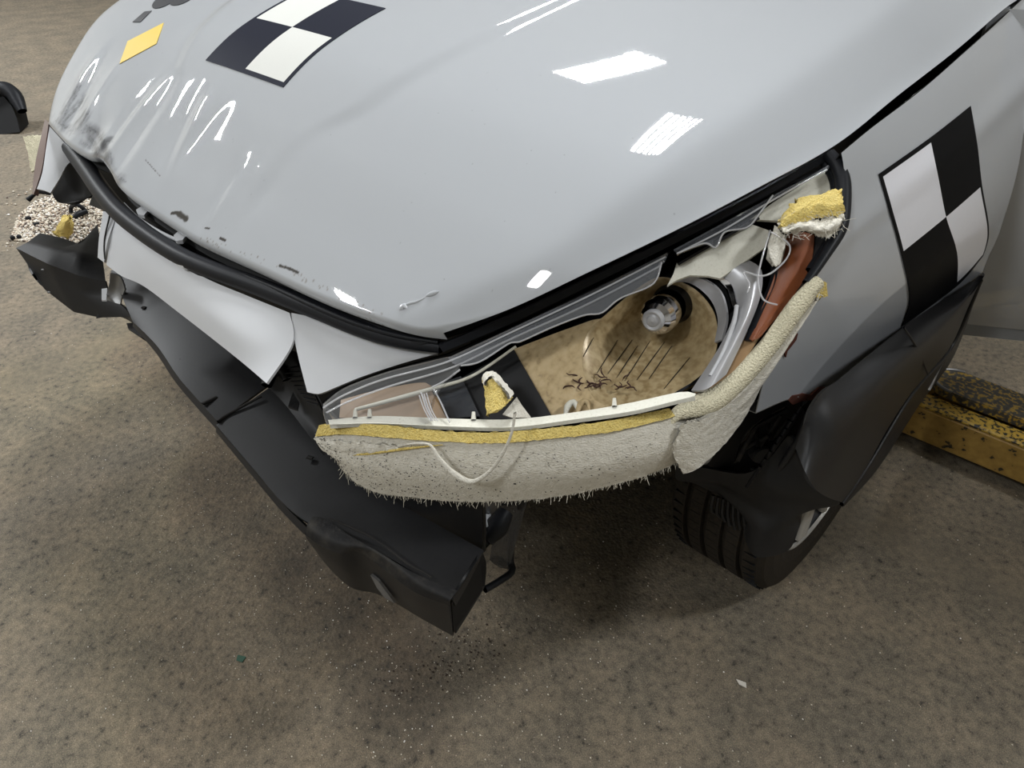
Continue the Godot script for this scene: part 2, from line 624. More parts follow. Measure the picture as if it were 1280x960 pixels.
func make_materials() -> void:
	var paint := Color(0.69, 0.70, 0.715)
	M.paint = mat(paint, 0.6, 0.0, 1.0)
	M.paint.metallic_specular = 0.12
	M.hood = mat(Color.WHITE, 0.6, 0.0, 1.0)
	M.hood.metallic_specular = 0.12
	M.hood.albedo_texture = ImageTexture.create_from_image(hood_image(paint))
	M.hood.clearcoat_roughness = 0.025
	M.white_plastic = mat(Color(0.78, 0.785, 0.795), 0.6)
	M.white_plastic.metallic_specular = 0.25
	M.black = mat(Color(0.085, 0.085, 0.092), 0.5)
	tri(M.black, 14.0)
	M.black.albedo_texture = noise_tex(noise(31, 0.02, 5), [[0.0, Color(0.80, 0.80, 0.82)], [0.55, Color(1, 1, 1)], [0.75, Color(1.0, 0.99, 0.97)], [1.0, Color(1.0, 0.97, 0.9)]])
	M.dust_black = mat(Color(0.26, 0.255, 0.245), 0.6)
	tri(M.dust_black, 5.0)
	M.dust_black.albedo_texture = noise_tex(noise(32, 0.012, 5), [[0.0, Color(0.45, 0.46, 0.5)], [0.5, Color(0.6, 0.6, 0.62)], [0.8, Color(0.85, 0.83, 0.8)], [1.0, Color(1, 0.96, 0.9)]])
	bump(M.dust_black, noise(33, 0.05, 3), 0.06)
	M.deep = mat(Color(0.06, 0.06, 0.065), 0.6)
	M.rubber = mat(Color(0.11, 0.115, 0.13), 0.45)
	M.tire = mat(Color(0.20, 0.185, 0.165), 0.75)
	tri(M.tire, 9.0)
	M.tire.albedo_texture = noise_tex(noise(34, 0.02, 5), [[0.0, Color(0.65, 0.65, 0.68)], [0.6, Color(0.9, 0.88, 0.85)], [1.0, Color(1, 0.92, 0.8)]])
	M.alloy = mat(Color(0.72, 0.71, 0.69), 0.4, 0.35)
	M.chrome = mat(Color(0.82, 0.82, 0.84), 0.12, 1.0)
	M.dull_chrome = mat(Color(0.72, 0.72, 0.73), 0.38, 0.35)
	M.cream = mat(Color(0.88, 0.87, 0.82), 0.42)
	tri(M.cream, 12.0)
	M.cream.albedo_texture = noise_tex(noise(35, 0.04, 4), [[0.0, Color(0.80, 0.78, 0.74)], [0.3, Color(0.97, 0.97, 0.96)], [1.0, Color(1, 1, 1)]])
	M.tan = mat(Color(0.62, 0.50, 0.36), 0.35)
	M.bowl = mat(Color(0.76, 0.69, 0.56), 0.34, 0.12)
	tri(M.bowl, 10.0)
	M.bowl.albedo_texture = noise_tex(noise(36, 0.016, 5), [[0.0, Color(0.66, 0.61, 0.50)], [0.35, Color(0.82, 0.78, 0.70)], [0.6, Color(0.95, 0.93, 0.88)], [1.0, Color(1, 1, 0.97)]])
	M.stipple = mat(Color(0.80, 0.72, 0.58), 0.5, 0.1)
	tri(M.stipple, 12.0)
	M.stipple.albedo_texture = noise_tex(noise(37, 0.012, 6), [[0.0, Color(0.50, 0.46, 0.38)], [0.25, Color(0.86, 0.83, 0.76)], [0.5, Color(0.95, 0.93, 0.88)], [1.0, Color(1, 1, 0.98)]])
	M.amber = mat(Color(0.56, 0.31, 0.17), 0.4, 0.0, 0.15)
	M.amber.uv1_scale = Vector3(1, 3, 1)
	var ribs := Image.create_empty(256, 256, false, Image.FORMAT_RGB8)
	for y in 256:
		for x in 256:
			var v := 0.5 + 0.5 * sin(y * TAU / 8.0)
			ribs.set_pixel(x, y, Color(v, v, v))
	M.amber.heightmap_enabled = true
	M.amber.heightmap_texture = ImageTexture.create_from_image(ribs)
	M.amber.heightmap_scale = 0.012
	M.lens = glass(Color(0.66, 0.67, 0.69), 0.26)
	M.lens_clear = glass(Color(0.8, 0.8, 0.8), 0.10)
	M.lens_edge = glass(Color(0.85, 0.85, 0.86), 0.40)
	M.smoke = glass(Color(0.30, 0.31, 0.33), 0.55)
	M.felt = mat(Color(0.87, 0.855, 0.815), 0.95)
	tri(M.felt, 8.0)
	M.felt.albedo_texture = noise_tex(noise(38, 0.03, 5), [[0.0, Color(0.84, 0.83, 0.80)], [0.4, Color(0.96, 0.955, 0.94)], [1.0, Color(1, 1, 1)]])
	bump(M.felt, noise(39, 0.09, 3), 0.12)
	M.felt_fuzz = mat(Color(0.87, 0.84, 0.73), 0.95)
	tri(M.felt_fuzz, 10.0)
	bump(M.felt_fuzz, noise(40, 0.07, 4), 0.35)
	M.yellow_foam = mat(Color(0.87, 0.78, 0.47), 0.9)
	tri(M.yellow_foam, 12.0)
	M.yellow_foam.albedo_texture = noise_tex(noise(41, 0.03, 4), [[0.0, Color(0.88, 0.82, 0.6)], [0.5, Color(1, 1, 1)], [1.0, Color(1, 1, 1)]])
	bump(M.yellow_foam, noise(42, 0.06, 4), 0.3)
	M.fibre = mat(Color(0.88, 0.86, 0.80), 0.9)
	M.speck = mat(Color(0.10, 0.09, 0.08), 0.9)
	M.rust = mat(Color(0.33, 0.15, 0.09), 0.9)
	M.lift_yellow_shaded = mat(Color.WHITE, 0.5)  # lift paint with the web's shade put into a duller yellow
	tri(M.lift_yellow_shaded, 5.0)
	M.lift_yellow_shaded.albedo_texture = noise_tex(noise(43, 0.012, 5), [[0.0, Color(0.10, 0.09, 0.07)], [0.2, Color(0.20, 0.16, 0.09)], [0.25, Color(0.56, 0.44, 0.21)], [1.0, Color(0.66, 0.53, 0.26)]])
	M.lift_worn = mat(Color.WHITE, 0.45)
	tri(M.lift_worn, 6.0)
	M.lift_worn.albedo_texture = noise_tex(noise(44, 0.02, 5), [[0.0, Color(0.11, 0.105, 0.10)], [0.38, Color(0.17, 0.16, 0.14)], [0.41, Color(0.66, 0.54, 0.22)], [1.0, Color(0.80, 0.66, 0.28)]])
	M.lift_grey = mat(Color.WHITE, 0.4, 0.2)
	tri(M.lift_grey, 6.0)
	M.lift_grey.albedo_texture = noise_tex(noise(45, 0.02, 5), [[0.0, Color(0.20, 0.19, 0.18)], [0.55, Color(0.30, 0.29, 0.27)], [0.60, Color(0.62, 0.50, 0.20)], [1.0, Color(0.72, 0.60, 0.26)]])
	M.steel = mat(Color(0.55, 0.55, 0.55), 0.4, 0.7)
	M.ceiling = mat(Color(0.80, 0.80, 0.79), 0.9)
	M.wall = mat(Color(0.72, 0.71, 0.68), 0.85)
	bump(tri(M.wall, 1.0), noise(46, 0.05, 4), 0.2)
	M.wind = mat(Color(0.10, 0.12, 0.12), 0.05, 0.0, 0.3)
	M.led = mat(Color(0.95, 0.95, 0.95), 0.4)
	M.led.emission_enabled = true
	M.led.emission = Color(1.0, 0.98, 0.94)
	M.led.emission_energy_multiplier = 6.0
	for k in ["black", "rubber", "deep", "tire", "dust_black"]: M[k].metallic_specular = 0.45 if k == "black" else 0.3
	M.yellow_tape = mat(Color(0.86, 0.74, 0.30), 0.55)
	M.dark_tape = mat(Color(0.20, 0.205, 0.22), 0.5)

# ---------------------------------------------------------------- the lamps of the workshop
func led_fixture(at: Vector3, turn: float, label: String, power: float) -> void:
	var o := thing("high_bay_light", label, "ceiling light", at, "workshop ceiling lights")
	o.rotation.y = turn
	var housing := MeshInstance3D.new()
	housing.name = "housing"
	housing.mesh = box_mesh(Vector3(1.22, 0.06, 0.42), Vector3(0, 0.04, 0), Basis(), 0.008)
	housing.material_override = M.white_plastic
	o.add_child(housing)
	for k in 6:
		var tube := MeshInstance3D.new()
		tube.name = "led_strip"
		tube.mesh = box_mesh(Vector3(1.16, 0.012, 0.032), Vector3(0, 0.004, -0.16 + 0.064 * k))
		tube.material_override = M.led
		o.add_child(tube, true)
		var light := AreaLight3D.new()
		light.name = "strip_light"
		light.area_size = Vector2(1.16, 0.032)
		light.light_energy = power / 6.0
		light.light_color = Color(0.972, 0.987, 1.0)
		light.area_range = 30.0
		light.shadow_enabled = true
		light.position = Vector3(0, -0.006, -0.16 + 0.064 * k)
		light.rotation.x = -PI / 2
		o.add_child(light, true)
	for s in [-0.45, 0.45]:
		var rod := MeshInstance3D.new()
		rod.name = "hanger"
		rod.mesh = tube_mesh(PackedVector3Array([Vector3(s, 0.06, 0), Vector3(s, 4.6 - at.y, 0)]), [0.006], 2, 8, false)
		rod.material_override = M.steel
		o.add_child(rod, true)

func _ready() -> void:
	rng.seed = 7
	bump_noise.seed = 5
	bump_noise.frequency = 0.05
	# ---- camera
	view = Basis(Vector3.UP, 0.718448) * Basis(Vector3.RIGHT, -0.638513) * Basis(Vector3.BACK, 0.0133657)
	var cam := Camera3D.new()
	cam.name = "camera"
	cam.fov = rad_to_deg(2.0 * atan(480.0 / FOCAL))
	cam.near = 0.02
	cam.transform = Transform3D(view, EYE)
	add_child(cam)
	# ---- environment
	var env := Environment.new()
	env.background_mode = Environment.BG_COLOR
	env.background_color = Color(0.02, 0.02, 0.02)
	env.ambient_light_source = Environment.AMBIENT_SOURCE_DISABLED
	env.tonemap_mode = Environment.TONE_MAPPER_LINEAR
	env.tonemap_exposure = 1.0
	env.sdfgi_enabled = true
	env.ssao_enabled = true
	env.ssil_enabled = true
	var we := WorldEnvironment.new()
	we.name = "environment"
	we.environment = env
	add_child(we)
	make_materials()
	# ---- lamps
	led_fixture(Vector3(-2.08, 4.2, -3.55), PI / 2 - 0.16, "six-strip LED ceiling light behind the car, left of its middle", LAMP)
	led_fixture(Vector3(-0.9, 4.2, -2.3), PI / 2 + 0.13, "six-strip LED ceiling light above the windscreen", LAMP)
	led_fixture(Vector3(-6.4, 4.2, 0.9), PI / 2, "six-strip LED ceiling light over the far left of the floor", LAMP * 2.6)
	led_fixture(Vector3(3.2, 4.2, -1.8), PI / 2, "six-strip LED ceiling light beyond the car lift post", LAMP * 1.5)
	led_fixture(Vector3(-3.8, 4.2, 3.4), PI / 2, "added six-strip LED fill light in front of the car, farther left", LAMP * 0.9)  # unseen light, added to even out the lighting from the front
	led_fixture(Vector3(0.6, 4.2, 3.3), PI / 2, "added six-strip LED fill light in front of the car, behind the viewer", LAMP * 0.75)  # unseen as well, added to fill light on forward-facing parts
	build_room()
	build_car()
	build_surroundings()
const LAMP := 12.8

# ---------------------------------------------------------------- the room
func build_room() -> void:
	M.floor = mat(Color.WHITE, 0.8)
	M.floor.albedo_texture = ImageTexture.create_from_image(floor_image())
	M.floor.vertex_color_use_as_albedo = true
	bump(M.floor, noise(51, 0.3, 3), 0.18, 1024)
	var blot := noise(52, 0.9, 4)
	var tone := noise(53, 0.35, 3)
	var oil_and_shadow := via([[225, 420], [270, 500], [300, 590], [360, 660], [430, 720], [490, 790], [505, 845]], Y, 0.0)  # oil band, with the bumper's soft shadow painted in along it
	var st := SurfaceTool.new()
	st.begin(Mesh.PRIMITIVE_TRIANGLES)
	var nx := 300
	var nz := 260
	for j in nz + 1:
		for i in nx + 1:
			var p := Vector3(-9.0 + 15.0 * i / nx, 0, -7.5 + 13.0 * j / nz)
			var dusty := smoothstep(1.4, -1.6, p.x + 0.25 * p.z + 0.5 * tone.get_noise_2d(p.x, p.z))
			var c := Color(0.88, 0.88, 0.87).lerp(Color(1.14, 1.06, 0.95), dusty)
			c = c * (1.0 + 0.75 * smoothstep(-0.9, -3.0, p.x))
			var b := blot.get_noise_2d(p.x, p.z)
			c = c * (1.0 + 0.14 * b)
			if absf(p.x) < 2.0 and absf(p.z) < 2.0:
				for q in oil_and_shadow:
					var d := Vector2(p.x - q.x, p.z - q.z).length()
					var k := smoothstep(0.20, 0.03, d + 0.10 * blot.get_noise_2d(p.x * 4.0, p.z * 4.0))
					c = c.lerp(Color(0.34, 0.30, 0.265), k * 0.6)  # oil and cast shadow darken the floor colour together
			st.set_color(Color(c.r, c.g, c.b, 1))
			st.set_normal(Vector3.UP)
			st.set_uv(Vector2(p.x, p.z) / 2.4)
			st.add_vertex(p)
	for j in nz:
		for i in nx:
			var a := j * (nx + 1) + i
			quad(st, a, a + 1, a + nx + 2, a + nx + 1, false)
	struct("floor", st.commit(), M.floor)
	struct("floor_slab", box_mesh(Vector3(15, 0.28, 13), Vector3(-1.5, -0.145, -1.0)), M.wall)
	struct("ceiling", box_mesh(Vector3(15.4, 0.2, 13.4), Vector3(-1.5, 4.7, -1.0)), M.ceiling)
	struct("wall_left", box_mesh(Vector3(0.2, 4.6, 13), Vector3(-9.1, 2.3, -1.0)), M.wall)
	struct("wall_right", box_mesh(Vector3(0.2, 4.6, 13), Vector3(6.1, 2.3, -1.0)), M.wall)
	struct("wall_back", box_mesh(Vector3(15.4, 4.6, 0.2), Vector3(-1.5, 2.3, -7.6)), M.wall)
	struct("wall_front", box_mesh(Vector3(15.4, 4.6, 0.2), Vector3(-1.5, 2.3, 5.6)), M.wall)

# ---------------------------------------------------------------- the car
func mirror(p: Vector3) -> Vector3:
	return Vector3(2.0 * MID - p.x, p.y, p.z)
func part(called: String, mesh: Mesh, m: Material, label := "") -> MeshInstance3D:
	return obj(called, mesh, m, car, label)

func build_car() -> void:
	car = thing("car", "white hatchback with a crushed front corner, torn off bumper and smashed headlamp, on workshop floor", "car", Vector3(MID, 0, -0.9))
	build_hood()
	build_fender()
	build_front()
	build_headlamp()
	build_wheel()
	build_far_corner()
	build_shell()

func build_hood() -> void:
	# the edges in space
	var left_edge := via([[550, 418], [640, 385], [740, 338], [850, 285], [950, 233], [1046, 180], [1124, 118], [1196, 62], [1262, 6]], H)
	left_edge[0] = Vector3(0.473, 0.749, -0.192)
	left_edge.append(Vector3(0.735, 1.004, -1.45))
	var right_edge := PackedVector3Array()
	for p in left_edge: right_edge.append(mirror(p))
	for k in range(1, right_edge.size()): right_edge[k].x += 0.05 * smoothstep(0, 2, k)
	right_edge[0] = Vector3(-0.672, 0.748, -0.203)
	var lip := via([[50, 136], [61, 155], [75, 171], [87, 182], [107, 194], [124, 197], [138, 214], [150, 235], [175, 255], [220, 285], [250, 303], [320, 335], [400, 372], [470, 398], [515, 411]], H)
	lip[0] = right_edge[0]
	lip.append(left_edge[0])
	var nu := 150
	var nv := 130
	var a := resample(lip, nu)
	var le := resample(left_edge, nv)
	var re := resample(right_edge, nv)
	var rear := resample(PackedVector3Array([right_edge[right_edge.size() - 1], Vector3(MID, 1.11, -1.38), left_edge[left_edge.size() - 1]]), nu)
	var rows := []
	for j in nv:
		var v := j / (nv - 1.0)
		var line := PackedVector3Array()
		for i in nu:
			var u := i / (nu - 1.0)
			var p: Vector3 = a[i] * (1 - v) + rear[i] * v + re[j] * (1 - u) + le[j] * u
			p -= a[0] * (1 - u) * (1 - v) + a[nu - 1] * u * (1 - v) + rear[0] * (1 - u) * v + rear[nu - 1] * u * v
			# height: the bonnet's shape, drawn to the edges where the edges lie
			var near := maxf(exp(-v * 60.0), maxf(exp(-(1 - u) * 80.0), exp(-u * 60.0)))
			p.y = lerpf(hood_y(p.x, p.z), p.y, near * near)
			line.append(p)
		rows.append(line)
	# the lip turns down at the front and the sides
	var down := PackedVector3Array()
	for i in nu: down.append(a[i] + Vector3(0, -0.012, -0.006))
	rows.push_front(down)
	var hood := part("hood", grid_mesh(rows, 0.0012, hood_uv, Vector3(0, 6, 0)), M.hood, "white bonnet, its far front corner crumpled and scuffed")
	var inner := []
	for j in range(1, nv, 6):
		var line := PackedVector3Array()
		for i in range(0, nu, 6): line.append(rows[j][i] + Vector3(0, -0.028, -0.01))
		inner.append(line)
	obj("hood_inner_panel", grid_mesh(inner, 0.004, null, Vector3(0, 6, 0)), M.deep, hood)
	# measuring target stuck to the bonnet
	var tm := mat(Color.WHITE, 0.5)
	tm.metallic_specular = 0.15
	tm.albedo_texture = ImageTexture.create_from_image(target_image(false, Color(0.85, 0.85, 0.83), Color(0.165, 0.175, 0.215), 0.035))
	var c00 := H(354, 110)
	var c10 := H(257, 76)
	var c01 := H(482, 11)
	var c11 := c10 + (c01 - c00)
	var g := []
	for j in 17:
		var line := PackedVector3Array()
		for i in 17:
			var p: Vector3 = c00.lerp(c10, i / 16.0).lerp(c01.lerp(c11, i / 16.0), j / 16.0)
			p.y = hood_y(p.x, p.z) + 0.0012
			line.append(p)
		g.append(line)
	obj("target_sticker", grid_mesh(g, 0.0008, null, Vector3(0, 6, 0)), tm, hood, "black and white four-field measuring target")
	sheet_on(H, [[150, 80], [160, 52], [205, 29], [196, 55]], "yellow_sticker", M.yellow_tape, hood, "plain yellow sticker beside the scuffed corner")
	sheet_on(H, [[166, 28], [181, 15], [190, 14], [176, 28]], "dark_tape_strip", M.dark_tape, hood)
	for c in [[206, 1, 15, 7], [230, -4, 17, 8]]:
		var o := []
		for k in 2:
			var line := PackedVector3Array()
			for s in 17:
				var t := TAU * s / 16.0
				line.append(H(c[0] + cos(t) * c[2] * 0.05 + cos(t) * c[2] * k, c[1] + sin(t) * c[3] * (0.05 + k) - cos(t) * c[2] * k * 0.45, 0.0012))
			o.append(line)
		obj("round_marker", grid_mesh(o, 0.0008, null, Vector3(0, 6, 0)), M.dark_tape, hood)
	# small curled paint blisters at the near front corner
	for b in [[[[498, 388], [510, 380], [521, 377], [533, 371]], 0.0022], [[[532, 370], [541, 367], [549, 364]], 0.0035], [[[499, 388], [505, 383], [509, 386]], 0.004]]:
		obj("paint_blister", tube_mesh(via(b[0], H, -0.0005), [0.0006, b[1], b[1], 0.0006], 14, 8), M.paint, hood)
	# black rubber edge seal under the left edge
	var gapline := PackedVector3Array()
	for p in left_edge.slice(5): gapline.append(p + Vector3(0.0, -0.03, 0.002))
	obj("edge_seal", tube_mesh(gapline, [0.006], 60, 8), M.rubber, hood)

func sheet_on(f: Callable, quadpx: Array, called: String, m: Material, parent: Node, label := "") -> void:
	var g := []
	for j in 7:
		var line := PackedVector3Array()
		for i in 7:
			var a: Vector2 = Vector2(quadpx[0][0], quadpx[0][1]).lerp(Vector2(quadpx[1][0], quadpx[1][1]), i / 6.0)
			var b: Vector2 = Vector2(quadpx[3][0], quadpx[3][1]).lerp(Vector2(quadpx[2][0], quadpx[2][1]), i / 6.0)
			var q := a.lerp(b, j / 6.0)
			line.append(f.call(q.x, q.y, 0.0012))
		g.append(line)
	obj(called, grid_mesh(g, 0.0008), m, parent, label)

func build_fender() -> void:
	var top := via([[1053, 190], [1092, 158], [1150, 114], [1212, 60], [1262, 14], [1284, -6]], F)
	var low := via([[945, 516], [985, 499], [1005, 497], [1030, 488], [1075, 452], [1130, 408], [1180, 374], [1228, 340]], F)
	var lft := via([[1053, 190], [1057, 222], [1053, 285], [1012, 352], [968, 436], [945, 516]], F)
	var rgt := via([[1284, -6], [1286, 100], [1278, 175], [1262, 250], [1243, 305], [1228, 340]], F)
	var nu := 170
	var nv := 140
	var a := resample(top, nu)
	var b := resample(low, nu)
	var l := resample(lft, nv)
	var r := resample(rgt, nv)
	var rows := []
	for j in nv:
		var v := j / (nv - 1.0)
		var line := PackedVector3Array()
		for i in nu:
			var u := i / (nu - 1.0)
			var p: Vector3 = a[i] * (1 - v) + b[i] * v + l[j] * (1 - u) + r[j] * u
			p -= a[0] * (1 - u) * (1 - v) + a[nu - 1] * u * (1 - v) + b[0] * (1 - u) * v + b[nu - 1] * u * v
			p.x = flank_x(p.y, p.z)
			line.append(p)
		rows.append(line)
	var fender := part("fender", grid_mesh(rows, 0.0015, null, Vector3(4, 2, 0)), M.paint, "white left front wing beside the smashed headlamp")
	# folded-in flange along the wheel arch, and along the bonnet gap
	var fl := []
	var ft := []
	for k in 2:
		var line := PackedVector3Array()
		var line2 := PackedVector3Array()
		for i in nu:
			line.append(rows[nv - 1][i] + Vector3(-0.02 * k, -0.001 * k, 0))
			line2.append(rows[0][i] + Vector3(-0.012 * k, -0.03 * k, 0))
		fl.append(line)
		ft.append(line2)
	obj("arch_flange", grid_mesh(fl, 0.0012), M.paint, fender)
	obj("upper_flange", grid_mesh(ft, 0.0012), M.deep, fender)
	var rf := []
	for k in 2:
		var line := PackedVector3Array()
		for p in resample(rgt, 24): line.append(p + Vector3(-0.03 * k, 0, -0.01 * k))
		rf.append(line)
	obj("door_side_flange", grid_mesh(rf, 0.0012), M.paint, fender)
	# measuring target
	var tm := mat(Color.WHITE, 0.5)
	tm.metallic_specular = 0.15
	tm.albedo_texture = ImageTexture.create_from_image(target_image(false, Color(0.86, 0.86, 0.88), Color(0.085, 0.085, 0.09), 0.045))
	var cols := []
	for c in [[[1097, 218], [1111, 266], [1125, 316], [1136, 370], [1127, 407]], [[1161, 173], [1171, 221], [1181, 271], [1195, 316], [1195, 357]], [[1212, 133], [1220, 181], [1226, 232], [1235, 288], [1228, 319]]]:
		var line := PackedVector3Array()
		for q in c: line.append(Vector3(q[0], q[1], 0))
		cols.append(line)
	var sheet := loft_even(cols, 49, 41)
	for line in sheet:
		for k in line.size():
			line[k] = F(line[k].x, line[k].y, 0.0018)
	obj("target_sticker", grid_mesh(sheet, 0.0008, null, Vector3(4, 2, 0)), tm, fender, "black and white four-field measuring target")
	# rust where the paint is gone
	for s in [[[978, 436], [981, 424], [984, 419], [991, 416], [996, 416], [994, 424], [988, 432], [983, 438], [981, 446]], [[985, 500], [990, 494], [1003, 491], [1012, 493], [1022, 484], [1030, 483], [1026, 492], [1014, 499], [1000, 501], [990, 505]]]:
		var p := via(s, F, 0.002)
		obj("rust_patch", plate_mesh(p, Vector3(-0.002, 0, 0)), M.rust, fender, "bare rusty spot")
	# thin flange behind the arch, with its screw notches
	var strip := PackedVector3Array([D(1220, 352, 1.40), D(1206, 392, 1.43), D(1186, 440, 1.47), D(1163, 488, 1.52), D(1155, 487, 1.52), D(1160, 475, 1.51), D(1154, 470, 1.51), D(1166, 466, 1.505), D(1174, 440, 1.47), D(1173, 430, 1.46), D(1182, 424, 1.455), D(1196, 390, 1.43), D(1213, 352, 1.40)])
	obj("rear_flange", plate_mesh(strip, Vector3(-0.003, 0, -0.003)), M.white_plastic, fender, "narrow white flange behind the wheel arch with screw notches")

func loft_even(curves: Array, nu: int, nv: int) -> Array:   # like loft, but the knots stay at even parameters
	var rows := []
	for j in nv:
		rows.append(PackedVector3Array())
	for i in nu:
		var f := i / (nu - 1.0)
		var across := PackedVector3Array()
		for c in curves:
			var k: int = c.size() - 1
			var s := mini(int(f * k), k - 1)
			across.append(c[s].cubic_interpolate(c[s + 1], c[maxi(s - 1, 0)], c[mini(s + 2, k)], f * k - s))
		var n := across.size() - 1
		for j in nv:
			var g := j / (nv - 1.0) * n
			var s := mini(int(g), n - 1)
			rows[j].append(across[s].cubic_interpolate(across[s + 1], across[maxi(s - 1, 0)], across[mini(s + 2, n)], g - s))
	return rows

func build_front() -> void:
	# black rubber seal lying along the bonnet's front lip
	var bar := via([[64, 162, 0.735], [82, 180, 0.73], [98, 198, 0.726], [112, 217, 0.722], [128, 240, 0.718], [150, 266, 0.714], [182, 292, 0.712], [222, 318, 0.712], [262, 336, 0.712], [320, 357, 0.712], [390, 385, 0.712], [450, 410, 0.712], [500, 425, 0.714], [552, 434, 0.718]], Y)
	var seal := part("bonnet_seal", tube_mesh(bar, [0.005, 0.012, 0.017, 0.017, 0.017, 0.0165, 0.016, 0.0155, 0.015, 0.015, 0.015, 0.014, 0.013, 0.009], 90, 14, true, 0.8), M.rubber, "long black rubber seal along the bonnet lip")
	var ledge := via([[300, 342, 0.722], [345, 361, 0.722], [400, 386, 0.722], [450, 406, 0.722], [500, 420, 0.724], [548, 428, 0.726]], Y)
	obj("seal_lip", tube_mesh(ledge, [0.002, 0.004, 0.004, 0.004, 0.003], 50, 8), M.rubber, seal)
	# slam panel and its pale clips under the lip
	part("slam_panel", grid_mesh(loft([via([[90, 190, 0.715], [150, 250, 0.70], [250, 312, 0.70], [400, 378, 0.70], [548, 430, 0.70]], Y), via([[95, 180, 0.66], [165, 235, 0.66], [260, 290, 0.66], [400, 340, 0.66], [540, 380, 0.66]], Y)], 40, 4), 0.01), M.deep)
	for c in [[[170, 262], [178, 257], [186, 262], [180, 269], [173, 268]], [[217, 294], [226, 286], [233, 294], [228, 300], [220, 301]]]:
		part("slam_panel_clip", plate_mesh(via(c, Y, 0.722), Vector3(0, -0.006, 0)), M.white_plastic, "pale clip under the bonnet lip")
	part("grille_clip", plate_mesh(via([[217, 321], [227, 325], [236, 326], [237, 331], [228, 331], [219, 326]], Y, 0.712), Vector3(0, -0.008, 0)), M.white_plastic)
	for s in [[[155, 255], [172, 272], [200, 290], [228, 303]]]:
		part("seal_carrier", tube_mesh(via(s, Y, 0.717), [0.003], 20, 6), M.white_plastic)
	part("grille_duct", tube_mesh(via([[235, 331, 0.70], [255, 340, 0.70], [272, 347, 0.70], [300, 358, 0.70]], Y), [0.009, 0.011, 0.008, 0.002], 16, 10), M.rubber)
	# what is left of the bumper cover: a curved white panel, cracked in two
	var tp := via([[147, 267, 0.694], [165, 282, 0.698], [195, 308, 0.70], [225, 330, 0.70], [262, 350, 0.70], [310, 370, 0.70], [362, 391, 0.70]], Y)
	var md := via([[138, 298, 0.672], [170, 322, 0.672], [200, 345, 0.672], [235, 372, 0.672], [275, 400, 0.672], [320, 423, 0.672], [366, 428, 0.677]], Y)
	var bt := via([[133, 331, 0.64], [152, 345, 0.64], [180, 358, 0.64], [225, 392, 0.64], [270, 427, 0.64], [305, 455, 0.64], [333, 479, 0.64]], Y)
	var cover := part("bumper_cover", grid_mesh(loft([tp, md, bt], 50, 18), 0.004), M.white_plastic, "white remnant of the bumper cover, broken off at its lower edge")
	obj("cover_end", grid_mesh(loft([via([[129, 264, 0.692], [124, 295, 0.671], [122, 322, 0.642]], Y), via([[147, 266, 0.6945], [135, 300, 0.6725], [130, 328, 0.642]], Y)], 16, 6), 0.004), M.white_plastic, cover, "cracked off left end piece")
	obj("cover_crack", tube_mesh(via([[138, 266, 0.696], [136, 275, 0.69], [131, 296, 0.6745], [130, 312, 0.660], [131, 324, 0.648]], Y), [0.002, 0.0014, 0.0012, 0.001], 14, 6), M.speck, cover)
	var tp2 := via([[364, 391, 0.70], [396, 398, 0.70], [430, 412, 0.70], [462, 424, 0.70], [505, 432, 0.702], [545, 440, 0.704]], Y)
	var md2 := via([[370, 434, 0.672], [400, 440, 0.674], [430, 444, 0.679], [462, 447, 0.685], [502, 446, 0.694], [546, 441, 0.7035]], Y)
	var bt2 := via([[384, 490, 0.638], [399, 492, 0.640], [420, 484, 0.650], [452, 471, 0.666], [497, 456, 0.685], [546, 442, 0.703]], Y)
	var lower := part("bumper_cover", grid_mesh(loft_even([tp2, md2, bt2], 40, 14), 0.004), M.white_plastic, "torn white corner of the bumper cover reaching the headlamp tip")
	obj("tear_edge", grid_mesh(loft([via([[362, 398, 0.69], [366, 428, 0.66], [358, 445, 0.66], [347, 460, 0.63]], Y), via([[368, 430, 0.672], [362, 438, 0.648], [352, 455, 0.63], [345, 462, 0.628]], Y)], 14, 4), 0.002), M.dust_black, lower)
	# torn inner grille behind the gap
	part("grille_scrap", grid_mesh(loft([via([[330, 480, 0.58], [338, 470, 0.59], [350, 462, 0.60], [362, 440, 0.62], [372, 440, 0.62]], Y), via([[360, 510, 0.55], [372, 500, 0.56], [385, 495, 0.57], [396, 492, 0.58], [400, 500, 0.57]], Y), via([[420, 590, 0.50], [430, 585, 0.50], [440, 590, 0.50], [450, 600, 0.50], [455, 610, 0.50]], Y)], 20, 16), 0.004), M.black)
	part("grille_rib", tube_mesh(via([[333, 482, 0.59], [340, 465, 0.60], [352, 463, 0.60], [358, 475, 0.59]], Y), [0.008, 0.010, 0.009, 0.006], 20, 8), M.black)
	for k in 9:
		part("grille_mesh_bar", tube_mesh(via([[352 + k * 4, 462 + k * 5.0, 0.602], [372 + k * 3.2, 458 + k * 6.0, 0.606]], Y), [0.0012], 4, 6), M.rubber)
	part("torn_tab", plate_mesh(via([[360, 508], [366, 490], [374, 503], [372, 512]], Y, 0.575), Vector3(0, -0.003, 0)), M.dust_black)
	# lower air guide: two overlapping flat black panels
	var up1 := via([[138, 338, 0.53], [165, 338, 0.535], [222, 366, 0.53], [280, 410, 0.525], [322, 440, 0.52], [356, 466, 0.515]], Y)
	var lo1 := via([[166, 402, 0.50], [196, 432, 0.50], [222, 470, 0.50], [246, 498, 0.50], [272, 527, 0.50]], Y)
	var guide := part("air_guide", grid_mesh(loft([up1, lo1], 30, 8), 0.004), M.black, "flat black air guide panel under the white bumper remnant")
	obj("front_rim", grid_mesh(loft([lo1, via([[166, 408, 0.485], [194, 440, 0.485], [218, 476, 0.485], [243, 506, 0.485], [270, 536, 0.485]], Y)], 30, 4), 0.003), M.rubber, guide)
